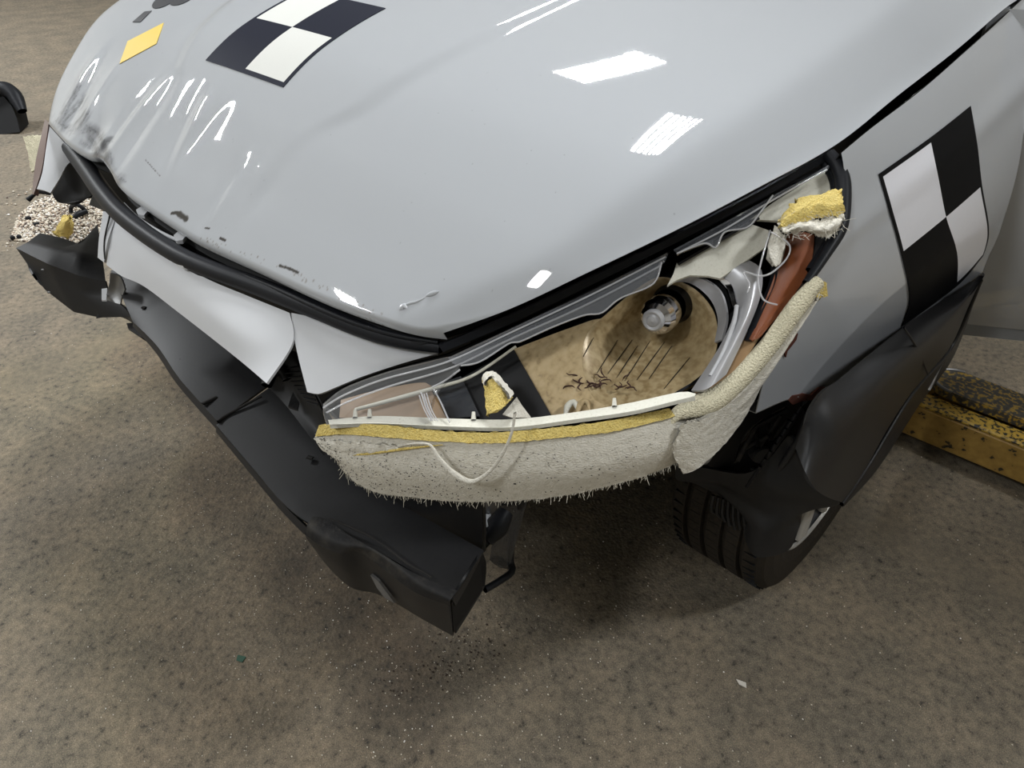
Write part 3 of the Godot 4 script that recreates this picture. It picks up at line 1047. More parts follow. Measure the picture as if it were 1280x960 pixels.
	for h in [[[225, 449], [234, 448], 0.504], [[253, 505], [271, 496], 0.5035], [[178, 384], [182, 385], 0.515]]:
		obj("slot", tube_mesh(via([h[0], h[1]], Y, h[2]), [0.0045], 6, 10, false, 0.3), M.speck, guide)
	part("guide_tab", grid_mesh(loft([via([[158, 404], [166, 403], [178, 410], [195, 432]], Y, 0.47), via([[160, 410], [172, 418], [184, 426], [197, 437]], Y, 0.47)], 10, 4), 0.004), M.black)
	var up2 := via([[340, 482, 0.515], [378, 522, 0.515], [420, 575, 0.513], [480, 618, 0.51], [540, 652, 0.507], [605, 688, 0.504]], Y)
	var lo2 := via([[270, 531, 0.497], [318, 587, 0.498], [352, 627, 0.499], [388, 655, 0.50], [440, 675, 0.50], [500, 705, 0.50], [566, 748, 0.50]], Y)
	var absorber := part("bumper_absorber", grid_mesh(loft([up2, lo2], 50, 14), 0.004), M.black, "black plastic bumper absorber, near half, split along a crease")
	obj("front_rim", grid_mesh(loft([via([[270, 532, 0.496], [318, 588, 0.496], [352, 628, 0.496], [384, 660, 0.496]], Y), via([[270, 540, 0.478], [316, 596, 0.478], [350, 637, 0.478], [380, 668, 0.478]], Y)], 30, 4), 0.003), M.rubber, absorber)
	# the rolled, dusty front edge and the face below it
	var roll := [via([[390, 646, 0.512], [405, 648, 0.511], [435, 668, 0.510], [470, 688, 0.508], [510, 712, 0.506], [545, 728, 0.505], [572, 738, 0.503]], Y), via([[384, 656, 0.508], [400, 667, 0.507], [430, 681, 0.506], [460, 687, 0.506], [490, 705, 0.505], [525, 731, 0.503], [563, 750, 0.50]], Y), via([[381, 668, 0.494], [400, 682, 0.492], [425, 692, 0.492], [450, 691, 0.492], [485, 716, 0.490], [520, 741, 0.488], [561, 757, 0.486]], Y)]
	obj("rolled_edge", grid_mesh(loft(roll, 50, 10), 0.003), M.dust_black, absorber, "dusty rolled front edge")
	var fc := [roll[2], via([[385, 676, 0.475], [404, 696, 0.46], [430, 712, 0.455], [455, 712, 0.455], [488, 732, 0.452], [522, 756, 0.45], [563, 772, 0.448]], Y), via([[394, 688, 0.42], [414, 713, 0.40], [440, 735, 0.395], [470, 742, 0.395], [498, 756, 0.39], [528, 774, 0.386], [566, 795, 0.378]], Y)]
	obj("front_face", grid_mesh(loft(fc, 50, 14), 0.004), M.black, absorber)
	obj("paint_smear", plate_mesh(via([[466, 717, 0.455], [476, 725, 0.452], [490, 744, 0.425], [496, 752, 0.408], [484, 746, 0.416], [474, 733, 0.435]], Y), Vector3(0.0, 0.001, 0.004)), mat(Color(0.40, 0.395, 0.39), 0.6), absorber)
	# open end of the hollow absorber
	obj("end_upper_wall", grid_mesh(loft([via([[603, 689, 0.503], [584, 719, 0.503], [565, 749, 0.50]], Y), via([[600, 700, 0.485], [586, 728, 0.475], [570, 757, 0.47]], Y)], 10, 4), 0.003), M.black, absorber)
	obj("end_floor", grid_mesh(loft([via([[605, 722, 0.43], [586, 742, 0.43], [572, 757, 0.43]], Y), via([[606, 734, 0.41], [592, 757, 0.40], [570, 792, 0.38]], Y)], 10, 5), 0.003), M.black, absorber)
	obj("end_back_wall", grid_mesh(loft([via([[603, 690, 0.50], [608, 706, 0.46], [606, 734, 0.41]], Y), via([[596, 700, 0.49], [598, 712, 0.455], [592, 735, 0.43]], Y)], 10, 4), 0.003), M.deep, absorber)
	obj("end_cap", plate_mesh(via([[565, 753, 0.488], [567, 791, 0.388], [603, 737, 0.412], [601, 697, 0.488]], Y), Vector3(-0.012, 0, -0.006)), M.deep, absorber)
	obj("crease", tube_mesh(via([[412, 648, 0.513], [440, 660, 0.512], [470, 675, 0.511], [510, 705, 0.509], [530, 716, 0.507], [540, 722, 0.507]], Y), [0.001, 0.0016, 0.001, 0.0016, 0.001], 40, 6), M.speck, absorber)
	for h in [[[384, 571], [391, 573], 0.5145]]:
		obj("slot", tube_mesh(via([h[0], h[1]], Y, h[2]), [0.004], 6, 10, false, 0.3), M.speck, absorber)
	obj("seam", tube_mesh(via([[272, 527, 0.501], [285, 518, 0.503], [327, 495, 0.517]], Y), [0.0022], 14, 6), M.speck, absorber)
	# far end of the absorber
	var ft := [via([[122, 280, 0.50], [100, 305, 0.51], [76, 297, 0.52], [50, 291, 0.525]], Y), via([[128, 320, 0.50], [100, 318, 0.52], [66, 310, 0.525], [34, 303, 0.525]], Y), via([[132, 352, 0.49], [100, 345, 0.50], [60, 330, 0.515], [20, 310, 0.52]], Y)]
	var far := part("bumper_absorber", grid_mesh(loft(ft, 24, 14, false, false), 0.004), M.black, "black plastic bumper absorber, far crumpled end")
	var ff := [via([[132, 352, 0.49], [100, 345, 0.50], [60, 330, 0.515], [20, 310, 0.52]], Y), via([[136, 368, 0.465], [104, 366, 0.465], [68, 345, 0.49], [30, 324, 0.50]], Y), via([[168, 396, 0.44], [125, 397, 0.42], [92, 390, 0.42], [56, 362, 0.45], [42, 342, 0.48]], Y)]
	obj("front_face", grid_mesh(loft(ff, 24, 14, false, false), 0.004), M.black, far)
	for h in [[[60, 366], [62, 365], 0.456], [[52, 338], [54, 337], 0.50]]:
		obj("clip_hole", tube_mesh(via([h[0], h[1]], Y, h[2]), [0.003], 4, 8, false, 0.5), M.white_plastic, far)
	obj("brace", grid_mesh(loft([via([[128, 375, 0.45], [150, 380, 0.45], [172, 402, 0.45]], Y), via([[120, 398, 0.42], [150, 396, 0.42], [172, 408, 0.43]], Y)], 10, 4), 0.004), M.black, far)
	part("torn_bracket", grid_mesh(loft([via([[138, 342, 0.56], [150, 346, 0.55], [156, 362, 0.53]], Y), via([[136, 358, 0.53], [146, 362, 0.52], [152, 372, 0.51]], Y), via([[131, 374, 0.50], [142, 378, 0.50], [150, 380, 0.50]], Y)], 12, 10), 0.003), M.steel, "torn grey metal bracket under the cover's far end")
	part("bracket_tab", plate_mesh(via([[127, 361], [134, 360], [133, 375], [127, 375]], Y, 0.51), Vector3(0, -0.003, 0)), M.white_plastic)
	# below the headlamp: cooling duct, its pale bracket and a hanging cable
	part("cooling_duct", grid_mesh(loft([via([[470, 607, 0.53], [520, 618, 0.55], [560, 620, 0.56], [603, 622, 0.56]], Y), via([[478, 632, 0.48], [526, 660, 0.47], [566, 680, 0.46], [603, 698, 0.45]], Y)], 16, 6), 0.004), M.black)
	part("duct_edge", tube_mesh(via([[602, 622, 0.55], [604, 650, 0.50], [604, 688, 0.45]], Y), [0.004], 10, 6), M.black)
	part("lamp_bracket", plate_mesh(via([[602, 629], [624, 630], [624, 650], [610, 658], [603, 662]], Y, 0.47), Vector3(-0.003, 0, -0.003)), M.white_plastic, "pale metal bracket under the headlamp")
	part("bracket_foot", plate_mesh(via([[603, 680], [614, 679], [608, 685], [603, 686]], Y, 0.44), Vector3(-0.003, 0, -0.003)), M.steel)
	part("rubber_block", tube_mesh(via([[632, 640, 0.47], [620, 660, 0.46], [608, 676, 0.45]], Y), [0.012, 0.017, 0.010], 14, 10), M.rubber)
	part("cable", tube_mesh(via([[655, 620, 0.50], [648, 640, 0.45], [640, 668, 0.40], [638, 700, 0.35], [640, 714, 0.34], [625, 726, 0.335], [606, 737, 0.34]], Y), [0.0055], 40, 8), M.rubber, "black cable hanging under the headlamp")
	part("duct_shield", grid_mesh(loft([via([[625, 622, 0.48], [645, 625, 0.48], [662, 615, 0.50]], Y), via([[612, 700, 0.36], [622, 708, 0.345], [636, 712, 0.34]], Y)], 10, 6), 0.003), M.smoke)

func build_far_corner() -> void:
	# the other headlamp's place: a strip of bumper cover, brown marker lamp and torn liner
	part("far_cover_strip", grid_mesh(loft([via([[62, 158, 1.44], [58, 182, 1.42], [53, 215, 1.40], [46, 236, 1.39]], D), via([[80, 178, 1.42], [74, 196, 1.41], [66, 215, 1.40], [55, 238, 1.39]], D), via([[96, 198, 1.42], [84, 206, 1.41], [74, 224, 1.40], [63, 241, 1.39]], D)], 24, 10), 0.004), M.white_plastic, "white strip of bumper cover hanging below the crumpled bonnet corner")
	part("far_marker_lamp", grid_mesh(loft([via([[56, 149, 1.47], [51, 172, 1.45], [44, 205, 1.43], [40, 243, 1.41]], D), via([[61, 153, 1.45], [57, 180, 1.43], [52, 212, 1.41], [42, 243, 1.40]], D)], 24, 6), 0.008), M.far_brown if M.has("far_brown") else brown(), "narrow brown marker lamp at the far corner")
	part("far_lamp_bracket", tube_mesh(via([[35, 250, 1.41], [42, 244, 1.41], [50, 240, 1.41], [63, 243, 1.41]], D), [0.005, 0.003, 0.004, 0.002], 14, 8), M.rubber)
	part("far_inner_liner", grid_mesh(loft([via([[96, 192, 1.46], [108, 198, 1.46], [118, 214, 1.45], [126, 236, 1.44]], D), via([[84, 206, 1.50], [96, 218, 1.50], [104, 236, 1.50], [112, 246, 1.48]], D), via([[76, 218, 1.52], [78, 236, 1.52], [84, 248, 1.52], [104, 250, 1.50]], D), via([[64, 238, 1.53], [68, 248, 1.53], [76, 254, 1.53], [92, 253, 1.51]], D)], 16, 16), 0.006), M.deep, "black torn inner liner at the far corner")
	part("far_duct", grid_mesh(loft([via([[118, 238, 1.42], [130, 252, 1.38], [140, 264, 1.35]], D), via([[111, 256, 1.44], [126, 262, 1.40], [132, 266, 1.37]], D)], 10, 5), 0.006), M.rubber)
	part("far_clip", plate_mesh(via([[114, 224, 1.42], [119, 232, 1.41], [123, 239, 1.40], [120, 240, 1.40], [116, 233, 1.41]], D), Vector3(0, -0.004, -0.003)), M.white_plastic)
func brown() -> StandardMaterial3D:
	M.far_brown = mat(Color(0.40, 0.29, 0.27), 0.3, 0.0, 0.5)
	return M.far_brown

func build_headlamp() -> void:
	var outline := [[402, 506], [420, 488], [480, 465], [560, 443], [640, 408], [740, 361], [835, 315], [940, 258], [1038, 203], [1052, 218], [1055, 250], [1051, 290], [1000, 346], [945, 416], [868, 480], [825, 505], [720, 522], [560, 532], [430, 534]]
	var back := via(outline, L, 0.15)
	var rim := via(outline, L, 0.045)
	var lamp := part("headlamp", plate_mesh(back, (LA - LB).cross(LC - LA).normalized() * 0.004), M.deep, "smashed left headlamp with its lens broken out")
	rim.append(rim[0])
	back.append(back[0])
	obj("housing", grid_mesh([resample(rim, 120, false), resample(back, 120, false)], 0.003, null, Vector3(0, 9, 0)), M.deep, lamp)
	# dark band between the bonnet and the lens
	obj("lens_frame", grid_mesh(loft([via([[548, 432], [640, 393], [740, 346], [850, 291], [950, 239], [1040, 188]], L, 0.005), via([[554, 440], [640, 404], [740, 356], [850, 301], [948, 250], [1037, 199]], L, 0.012)], 50, 6), 0.006), M.rubber, lamp)
	obj("corner_frame", tube_mesh(via([[1036, 193], [1046, 205], [1053, 224], [1054, 252], [1050, 285], [1032, 318], [1008, 354]], L, 0.008), [0.008, 0.009, 0.009, 0.008, 0.006, 0.005], 40, 10), M.rubber, lamp)
	obj("corner_frame_inner", tube_mesh(via([[1030, 204], [1037, 214], [1043, 232], [1043, 262], [1034, 300], [1012, 338]], L, 0.018), [0.005], 40, 8), M.rubber, lamp)
	obj("side_frame", grid_mesh(loft([via([[1038, 275], [1030, 310], [1012, 345], [1000, 362]], L, 0.02), via([[1020, 290], [1016, 320], [1003, 350], [992, 368]], L, 0.03)], 20, 5), 0.004), M.dust_black, lamp)
	# cream inner panels
	obj("cream_panel", plate_mesh(via([[834, 357], [842, 342], [846, 328], [868, 316], [895, 306], [936, 279], [961, 288], [958, 308], [944, 318], [900, 348], [886, 345], [862, 344], [846, 350]], L, 0.024), back_of(0.004)), M.cream, lamp)
	obj("cream_panel", plate_mesh(via([[938, 274], [968, 252], [1014, 224], [1031, 213], [1038, 222], [1041, 236], [1036, 250], [1000, 268], [972, 276]], L, 0.020), back_of(0.004)), M.cream, lamp)
	obj("panel_step", grid_mesh(loft([via([[848, 332], [900, 302], [950, 274]], L, 0.014), via([[846, 328], [895, 306], [940, 277]], L, 0.024)], 12, 4), 0.003), M.black, lamp)
	# reflector: a bowl around the bulb, and a flat stippled wing
	var edge := [[752, 398], [790, 366], [822, 347], [850, 352], [874, 366], [893, 392], [897, 425], [890, 452], [873, 478], [836, 496], [800, 506], [768, 510], [744, 500], [731, 472], [727, 442], [734, 416], [752, 398]]
	var rows := []
	for j in 26:
		var r := j / 25.0
		var line := PackedVector3Array()
		for q in edge:
			var px := lerpf(826, q[0], r)
			var py := lerpf(396, q[1], r)
			line.append(L(px, py, 0.055 + 0.055 * pow(1.0 - r * r, 1.5)))
		rows.append(resample(line, 90, true))
	obj("reflector", grid_mesh(rows, 0.002), M.bowl, lamp, "brown stained reflector bowl")
	obj("reflector_wing", plate_mesh(via([[641, 437], [690, 418], [740, 400], [752, 398], [741, 407], [734, 417], [729, 430], [727, 443], [728, 458], [731, 472], [736, 488], [744, 500], [756, 507], [768, 511], [720, 522], [690, 524], [672, 492]], L, 0.055), back_of(0.003)), M.stipple, lamp, "flat beige stippled wing of the reflector")
	for f in [[742, 422, 729, 446], [772, 425, 746, 467], [790, 425, 760, 467], [797, 432, 771, 472], [812, 427, 781, 476], [831, 427, 796, 475], [840, 432, 811, 474], [862, 447, 830, 486]]:
		var pts := PackedVector3Array()
		for t in 9:
			var q := Vector2(f[0], f[1]).lerp(Vector2(f[2], f[3]), t / 8.0)
			pts.append(bowl_at(edge, q, -0.0012))
		obj("reflector_flute", tube_mesh(pts, [0.0003, 0.0006, 0.0006, 0.0003], 14, 5), M.speck, lamp)
	# bulb in its black collar
	var ax := (L(800, 412, 0.02) - L(842, 378, 0.10)).normalized()
	var bc := L(842, 378, 0.085)
	obj("bulb_collar", tube_mesh(PackedVector3Array([bc - ax * 0.02, bc + ax * 0.012, bc + ax * 0.018]), [0.029, 0.028, 0.022], 14, 24, false), M.rubber, lamp)
	var q0 := L(836, 384, 0.066)
	var up := ax.cross(Vector3.UP).normalized()
	var bulb_xf := Transform3D(Basis(ax, up, ax.cross(up)), L(833, 387, 0.062))
	obj("bulb_cap", lathe_mesh([[0.0165, -0.012], [0.019, 0.0], [0.0225, 0.010], [0.0235, 0.020], [0.0225, 0.030], [0.019, 0.038], [0.0135, 0.043], [0.012, 0.0425]], bulb_xf, 36), M.chrome, lamp, "chrome bulb shield")
	obj("bulb_tip", lathe_mesh([[0.0135, 0.042], [0.0135, 0.047], [0.011, 0.0495], [0.008, 0.0485], [0.006, 0.050], [0.0, 0.051]], bulb_xf, 30), M.dull_chrome, lamp)
	# rings right of the bowl
	arc("chrome_ring", [[838, 354], [862, 354], [886, 372], [897, 398], [893, 428]], [[846, 348], [868, 346], [898, 362], [908, 394], [902, 424]], 0.05, 0.035, M.dull_chrome, lamp)
	arc("dark_ring", [[846, 348], [868, 346], [898, 362], [908, 394]], [[850, 344], [876, 343], [904, 358], [914, 384]], 0.045, 0.04, M.deep, lamp)
	arc("outer_ring", [[856, 342], [878, 341], [905, 355], [916, 384]], [[862, 340], [884, 340], [912, 353], [921, 380]], 0.034, 0.030, M.chrome, lamp)
	obj("bezel", grid_mesh(loft([via([[898, 349], [916, 372], [916, 396], [900, 432], [864, 488]], L, 0.035), via([[920, 334], [938, 350], [934, 388], [914, 432], [884, 486]], L, 0.022), via([[934, 324], [952, 338], [950, 372], [932, 418], [908, 468]], L, 0.03)], 30, 14), 0.003), M.dull_chrome, lamp, "silver bezel between the bowl and the amber reflector")
	obj("lower_bezel", plate_mesh(via([[905, 430], [930, 412], [952, 418], [926, 458], [890, 484], [868, 492], [872, 480], [890, 458]], L, 0.036), back_of(0.003)), M.tan, lamp)
	obj("bezel_gap", grid_mesh(loft([via([[905, 398], [902, 430], [888, 465]], L, 0.045), via([[917, 388], [914, 420], [895, 462]], L, 0.04)], 14, 4), 0.002), M.deep, lamp)
	obj("bezel_edge", tube_mesh(via([[921, 382], [917, 405], [904, 440], [888, 470]], L, 0.026), [0.0025], 24, 8), M.white_plastic, lamp)
	obj("amber_frame", grid_mesh(loft([via([[962, 318], [962, 350], [944, 392], [930, 425]], L, 0.034), via([[972, 318], [970, 350], [952, 392], [938, 425]], L, 0.028)], 20, 5), 0.003), M.rubber, lamp)
	obj("amber_reflector", grid_mesh(loft([via([[984, 292], [974, 322], [964, 356], [936, 424]], L, 0.03), via([[1004, 290], [996, 322], [980, 362], [942, 425]], L, 0.024), via([[1018, 294], [1014, 328], [998, 362], [950, 422]], L, 0.028)], 40, 16), 0.003), M.amber, lamp, "ribbed amber side reflector")
	obj("torn_backing", plate_mesh(via([[962, 300], [976, 290], [982, 310], [978, 325], [966, 332], [958, 322]], L, 0.022), back_of(0.003)), M.felt, lamp)
	# black divider, left inner panels
	obj("divider", plate_mesh(via([[574, 474], [642, 436], [692, 524], [600, 524]], L, 0.05), back_of(0.004)), M.black, lamp)
	obj("smoked_panel", plate_mesh(via([[532, 486], [576, 470], [600, 520], [545, 524]], L, 0.04), back_of(0.002)), M.smoke, lamp)
	obj("tan_panel", grid_mesh(loft([via([[426, 500], [470, 488], [530, 478], [540, 490]], L, 0.03), via([[424, 522], [470, 524], [530, 526], [560, 526]], L, 0.035)], 16, 5), 0.003), M.tan, lamp)
	obj("white_rod", tube_mesh(via([[444, 512], [490, 500], [540, 486], [590, 470], [645, 433]], L, 0.02), [0.0022, 0.003, 0.002, 0.0016], 40, 8), M.cream, lamp)
	# cream rim along the lower edge, with its pegs
	obj("lower_rim", grid_mesh(loft([via([[410, 525], [470, 520], [560, 523], [640, 524], [720, 515], [790, 503], [850, 490], [870, 492]], L, 0.0), via([[412, 531], [470, 529], [560, 533], [640, 534], [720, 524], [790, 514], [848, 500], [868, 495]], L, -0.008)], 50, 5), 0.005), M.cream, lamp)
	for q in [[444, 516], [462, 516], [592, 519], [768, 502]]:
		obj("rim_peg", tube_mesh(via([[q[0], q[1] + 6], [q[0], q[1] - 4]], L, -0.002), [0.003, 0.002], 4, 8, false), M.cream, lamp)
	# pieces of the clear lens that are left
	obj("lens_piece", grid_mesh(loft([via([[404, 505], [430, 485], [480, 466], [530, 453], [560, 446], [572, 446]], L, 0.004), via([[404, 517], [440, 504], [490, 490], [530, 480], [558, 468], [576, 455]], L, -0.006), via([[408, 530], [440, 530], [490, 530], [536, 528], [540, 500], [556, 476]], L, -0.010)], 30, 12), 0.0025), M.lens_clear, lamp, "clear broken lens piece at the headlamp tip")
	obj("lens_piece", grid_mesh(loft([via([[560, 447], [640, 410], [740, 363], [834, 316]], L, 0.004), via([[566, 454], [640, 421], [740, 376], [830, 326]], L, -0.008), via([[576, 458], [600, 452], [637, 429], [650, 427], [690, 409], [730, 394], [752, 391], [775, 373], [816, 355], [826, 330]], L, -0.006)], 60, 10), 0.0025), M.lens, lamp, "long clear strip of broken lens under the bonnet edge")
	obj("lens_piece", grid_mesh(loft([via([[842, 312], [900, 281], [966, 245], [1036, 206]], L, 0.004), via([[846, 317], [880, 304], [895, 308], [906, 289], [934, 284], [950, 266], [964, 246], [1034, 210]], L, -0.004)], 60, 5), 0.0025), M.lens, lamp)
	for e in [[[404, 510], [430, 494], [480, 474], [560, 452], [640, 415], [740, 368], [832, 321]], [[408, 516], [440, 500], [490, 482], [566, 459], [640, 423], [735, 380], [826, 332]], [[848, 316], [905, 287], [966, 250], [1034, 212]]]:
		obj("lens_ridge", tube_mesh(via(e, L, -0.006), [0.0012], 60, 6), M.lens_edge, lamp)
	for e in [[[576, 457], [600, 452], [637, 429], [650, 427], [690, 409], [730, 394], [752, 391], [775, 373], [816, 355], [827, 328]], [[846, 317], [880, 304], [895, 309], [906, 290], [934, 284], [950, 266], [966, 244]], [[963, 288], [952, 325], [948, 350], [954, 374], [972, 381]], [[964, 290], [986, 305], [984, 322], [966, 340], [950, 345], [930, 340], [937, 355], [934, 366]], [[540, 484], [556, 476], [575, 462]], [[542, 486], [552, 505], [562, 528]], [[526, 490], [534, 508], [540, 526]]]:
		obj("lens_broken_edge", tube_mesh(via(e, L, -0.008), [0.0011], 60, 6), M.lens_edge, lamp)
	for k in 4:
		obj("lens_rib", tube_mesh(via([[524 + k * 3, 494 - k * 1], [530 + k * 3, 511], [538 + k * 3, 526]], L, -0.012), [0.0008], 12, 5), M.lens_edge, lamp)
	# hairs and crumbs lying in the bowl
	for k in 18:
		var c := Vector2(rng.randf_range(712, 790), 0)
		c.y = 478 + (c.x - 712) * 0.02 + rng.randf_range(-8, 10)
		var pts := PackedVector3Array()
		var ang := rng.randf() * TAU
		for t in 6:
			pts.append(L(c.x, c.y, 0.052 + rng.randf() * 0.004))
			ang += rng.randf_range(-1.3, 1.3)
			c += Vector2(cos(ang), sin(ang) * 0.6) * 4.0
		obj("debris_hair", tube_mesh(pts, [0.0005, 0.0011, 0.0005], 16, 5), M.hair if M.has("hair") else hair_mat(), lamp)
	for k in 2:
		var x := 706 + k * 15
		obj("debris_fold", tube_mesh(via([[x, 521 - k], [x + 4, 507 - k], [x + 12, 503 - k], [x + 16, 514 - k]], L, 0.045), [0.0015, 0.004, 0.004, 0.001], 12, 8), M.cream if k % 2 == 0 else M.stipple, lamp)
func hair_mat() -> StandardMaterial3D:
	M.hair = mat(Color(0.27, 0.17, 0.14), 0.7)
	return M.hair
func back_of(d: float) -> Vector3:
	var n := (LB - LA).cross(LC - LA).normalized()
	if n.dot(EYE - LA) > 0.0: n = -n
	return n * d
func bowl_at(edge: Array, q: Vector2, lift: float) -> Vector3:
	# radius share of q in the bowl's outline
	var c := Vector2(826, 396)
	var v := q - c
	var best := 1.0
	for i in edge.size() - 1:
		var a := Vector2(edge[i][0], edge[i][1])
		var b := Vector2(edge[i + 1][0], edge[i + 1][1])
		var x = Geometry2D.segment_intersects_segment(c, c + v.normalized() * 300.0, a, b)
		if x != null:
			best = clampf(v.length() / (x - c).length(), 0, 1)
	return L(q.x, q.y, 0.055 + 0.055 * pow(1.0 - best * best, 1.5) + lift)
func arc(called: String, a: Array, b: Array, da: float, db: float, m: Material, lamp: Node) -> void:
	obj(called, grid_mesh(loft([via(a, L, da), via(b, L, db)], 40, 6), 0.003), m, lamp)

func build_wheel() -> void:
	var c := Vector3(0.714, 0.300, -0.885)
	var xf := Transform3D(Basis(Vector3.UP, -0.03), c)
	var wheel := part("wheel", lathe_mesh([[0.185, -0.085], [0.20, -0.09], [0.205, -0.07], [0.19, 0.0], [0.195, 0.07], [0.212, 0.088]], xf), M.dark_tape, "left front wheel under the torn arch liner")
	# tyre with four grooves
	var prof := [[0.205, -0.085], [0.23, -0.098], [0.262, -0.0995], [0.284, -0.094], [0.2945, -0.085]]
	for g in [-0.055, -0.02, 0.018, 0.053]:
		prof.append_array([[0.2995, g - 0.0055], [0.290, g - 0.0035], [0.290, g + 0.0035], [0.2995, g + 0.0055]])
	prof.append_array([[0.2945, 0.085], [0.284, 0.094], [0.262, 0.0995], [0.23, 0.098], [0.212, 0.087]])
	var tyre := obj("tire", lathe_mesh(prof, xf, 96), M.tire, wheel)
	# cross sipes in the tread blocks, cut dark slits as thin inset bars
	var sipes := []
	for k in 72:
		var a := TAU * k / 72.0
		for w in [[-0.082, -0.062], [-0.048, -0.028], [-0.012, 0.010], [0.026, 0.045], [0.061, 0.083]]:
			var t := Basis(Vector3.RIGHT, -a) * Basis(Vector3.UP, 0.25)
			var at: Vector3 = Vector3((w[0] + w[1]) * 0.5, sin(a) * 0.2955, cos(a) * 0.2955)
			sipes.append([box_mesh(Vector3(w[1] - w[0], 0.0009, 0.0084)), xf * Transform3D(Basis(Vector3.RIGHT, -a), at)])
	var st := SurfaceTool.new()
	st.begin(Mesh.PRIMITIVE_TRIANGLES)
	for s in sipes: st.append_from(s[0], 0, s[1])
	var sp := obj("tread_sipes", st.commit(), M.deep, wheel)
	sp.set_meta("kind", "stuff")
	# rim face: hub, ring and ten spokes
	obj("hub", lathe_mesh([[0.0, 0.062], [0.03, 0.062], [0.045, 0.055], [0.05, 0.03]], xf, 32), M.alloy, wheel)
	obj("rim_edge", lathe_mesh([[0.202, 0.084], [0.204, 0.090], [0.208, 0.090], [0.211, 0.085]], xf, 72), M.alloy, wheel)
	obj("brake_disc", lathe_mesh([[0.0, 0.0], [0.14, 0.0], [0.14, -0.02], [0.0, -0.02]], xf, 40), M.deep, wheel)
	for k in 10:
		var a := TAU * k / 10.0
		for s in [-0.06, 0.06]:
			var p0 := xf * Vector3(0.056, sin(a + s * 2.0) * 0.04, cos(a + s * 2.0) * 0.04)
			var p1 := xf * Vector3(0.074, sin(a + s * 1.4) * 0.12, cos(a + s * 1.4) * 0.12)
			var p2 := xf * Vector3(0.080, sin(a + s) * 0.197, cos(a + s) * 0.197)
			obj("spoke", tube_mesh(PackedVector3Array([p0, p1, p2]), [0.011, 0.010, 0.011], 8, 8), M.alloy, wheel)
	# arch liner: a black shell over the tyre's front and top
	var lc := Vector3(0, 0.30, -0.885)
	var inner := []
	var outer_px := [[1228, 346], [1212, 380], [1190, 430], [1165, 462], [1140, 490], [1112, 532], [1085, 580], [1066, 612], [1052, 628]]
	var arch_px := [[1229, 341], [1192, 366], [1150, 394], [1110, 424], [1076, 452], [1048, 475], [1028, 490], [1010, 518], [994, 560]]
	var mid_px := [[1227, 344], [1205, 378], [1178, 412], [1146, 442], [1115, 475], [1085, 515], [1058, 555], [1040, 590], [1020, 612]]
	var liner := part("arch_liner", grid_mesh(loft_even([via(arch_px, X, 0.853), via(mid_px, X, 0.888), via(outer_px, X, 0.868)], 60, 20), 0.004), M.black, "black plastic wheel arch liner over the left front tyre")
	obj("outer_edge", tube_mesh(via([[1226, 350], [1190, 432], [1140, 492], [1085, 582], [1052, 630]], X, 0.868), [0.004], 50, 8), M.black, liner)
	obj("inner_curtain", grid_mesh(loft([via([[1226, 352], [1190, 434], [1140, 494], [1085, 584], [1052, 632]], X, 0.868), via([[1224, 360], [1192, 446], [1150, 505], [1098, 585], [1054, 634]], X, 0.86)], 40, 5), 0.003), M.rubber, liner)
	# front skirt: bulges over the tyre tread
	obj("front_skirt", grid_mesh(loft([
		via([[994, 558, 1.06], [985, 545, 1.07], [960, 575, 1.09], [930, 592, 1.12], [880, 585, 1.16], [845, 580, 1.19]], D),
		via([[1022, 608, 1.10], [990, 612, 1.10], [962, 610, 1.10], [930, 608, 1.13], [890, 600, 1.17], [846, 600, 1.21]], D),
		via([[1050, 630, 1.14], [1010, 634, 1.13], [972, 640, 1.13], [942, 632, 1.15], [905, 612, 1.18], [872, 606, 1.21]], D),
		via([[1006, 638, 1.15], [1001, 642, 1.14], [976, 662, 1.14], [952, 665, 1.15], [932, 650, 1.17], [930, 640, 1.18]], D),
		via([[1003, 642, 1.16], [998, 662, 1.15], [985, 688, 1.17], [950, 697, 1.17], [936, 686, 1.18], [929, 664, 1.19]], D)], 44, 40), 0.004), M.black, liner, "lower front of the arch liner bulging over the tread")
	obj("torn_lip", tube_mesh(via([[1000, 631, 1.14], [1015, 632, 1.14], [1028, 628, 1.14], [1036, 626, 1.14]], D), [0.002, 0.003, 0.002], 14, 6), M.dust_black, liner)
	for k in 7:
		var a := Vector2(892 + k * 6.2, 619 + k * 2.2)
		obj("skirt_rib", tube_mesh(PackedVector3Array([D(a.x, a.y, 1.19), D(a.x - 3 + k * 0.6, a.y + 18, 1.20), D(a.x + 2, a.y + 34 - absf(k - 4) * 3, 1.21)]), [0.0032], 10, 6), M.black, liner)
	obj("overlap_seam", tube_mesh(via([[1130, 410], [1142, 428], [1152, 448], [1160, 468]], X, 0.884), [0.001, 0.002, 0.0015], 16, 6), M.rubber, liner)
	for k in 10:
		var a := Vector2(988 - k * 5.4, 520 + k * 7.4)
		var ln := 44.0
		obj("vent_rib", tube_mesh(PackedVector3Array([D(a.x + 20 - k * 1.0, a.y - 22 + k * 2, 1.02 + k * 0.004), D(a.x - 6, a.y + ln - 22, 1.05 + k * 0.004)]), [0.0026], 6, 6), M.rubber, liner)
	obj("inner_rail", tube_mesh(PackedVector3Array([D(1010, 520, 1.02), D(994, 556, 1.06), D(968, 590, 1.10), D(940, 586, 1.13)]), [0.005], 30, 8), M.black, liner)
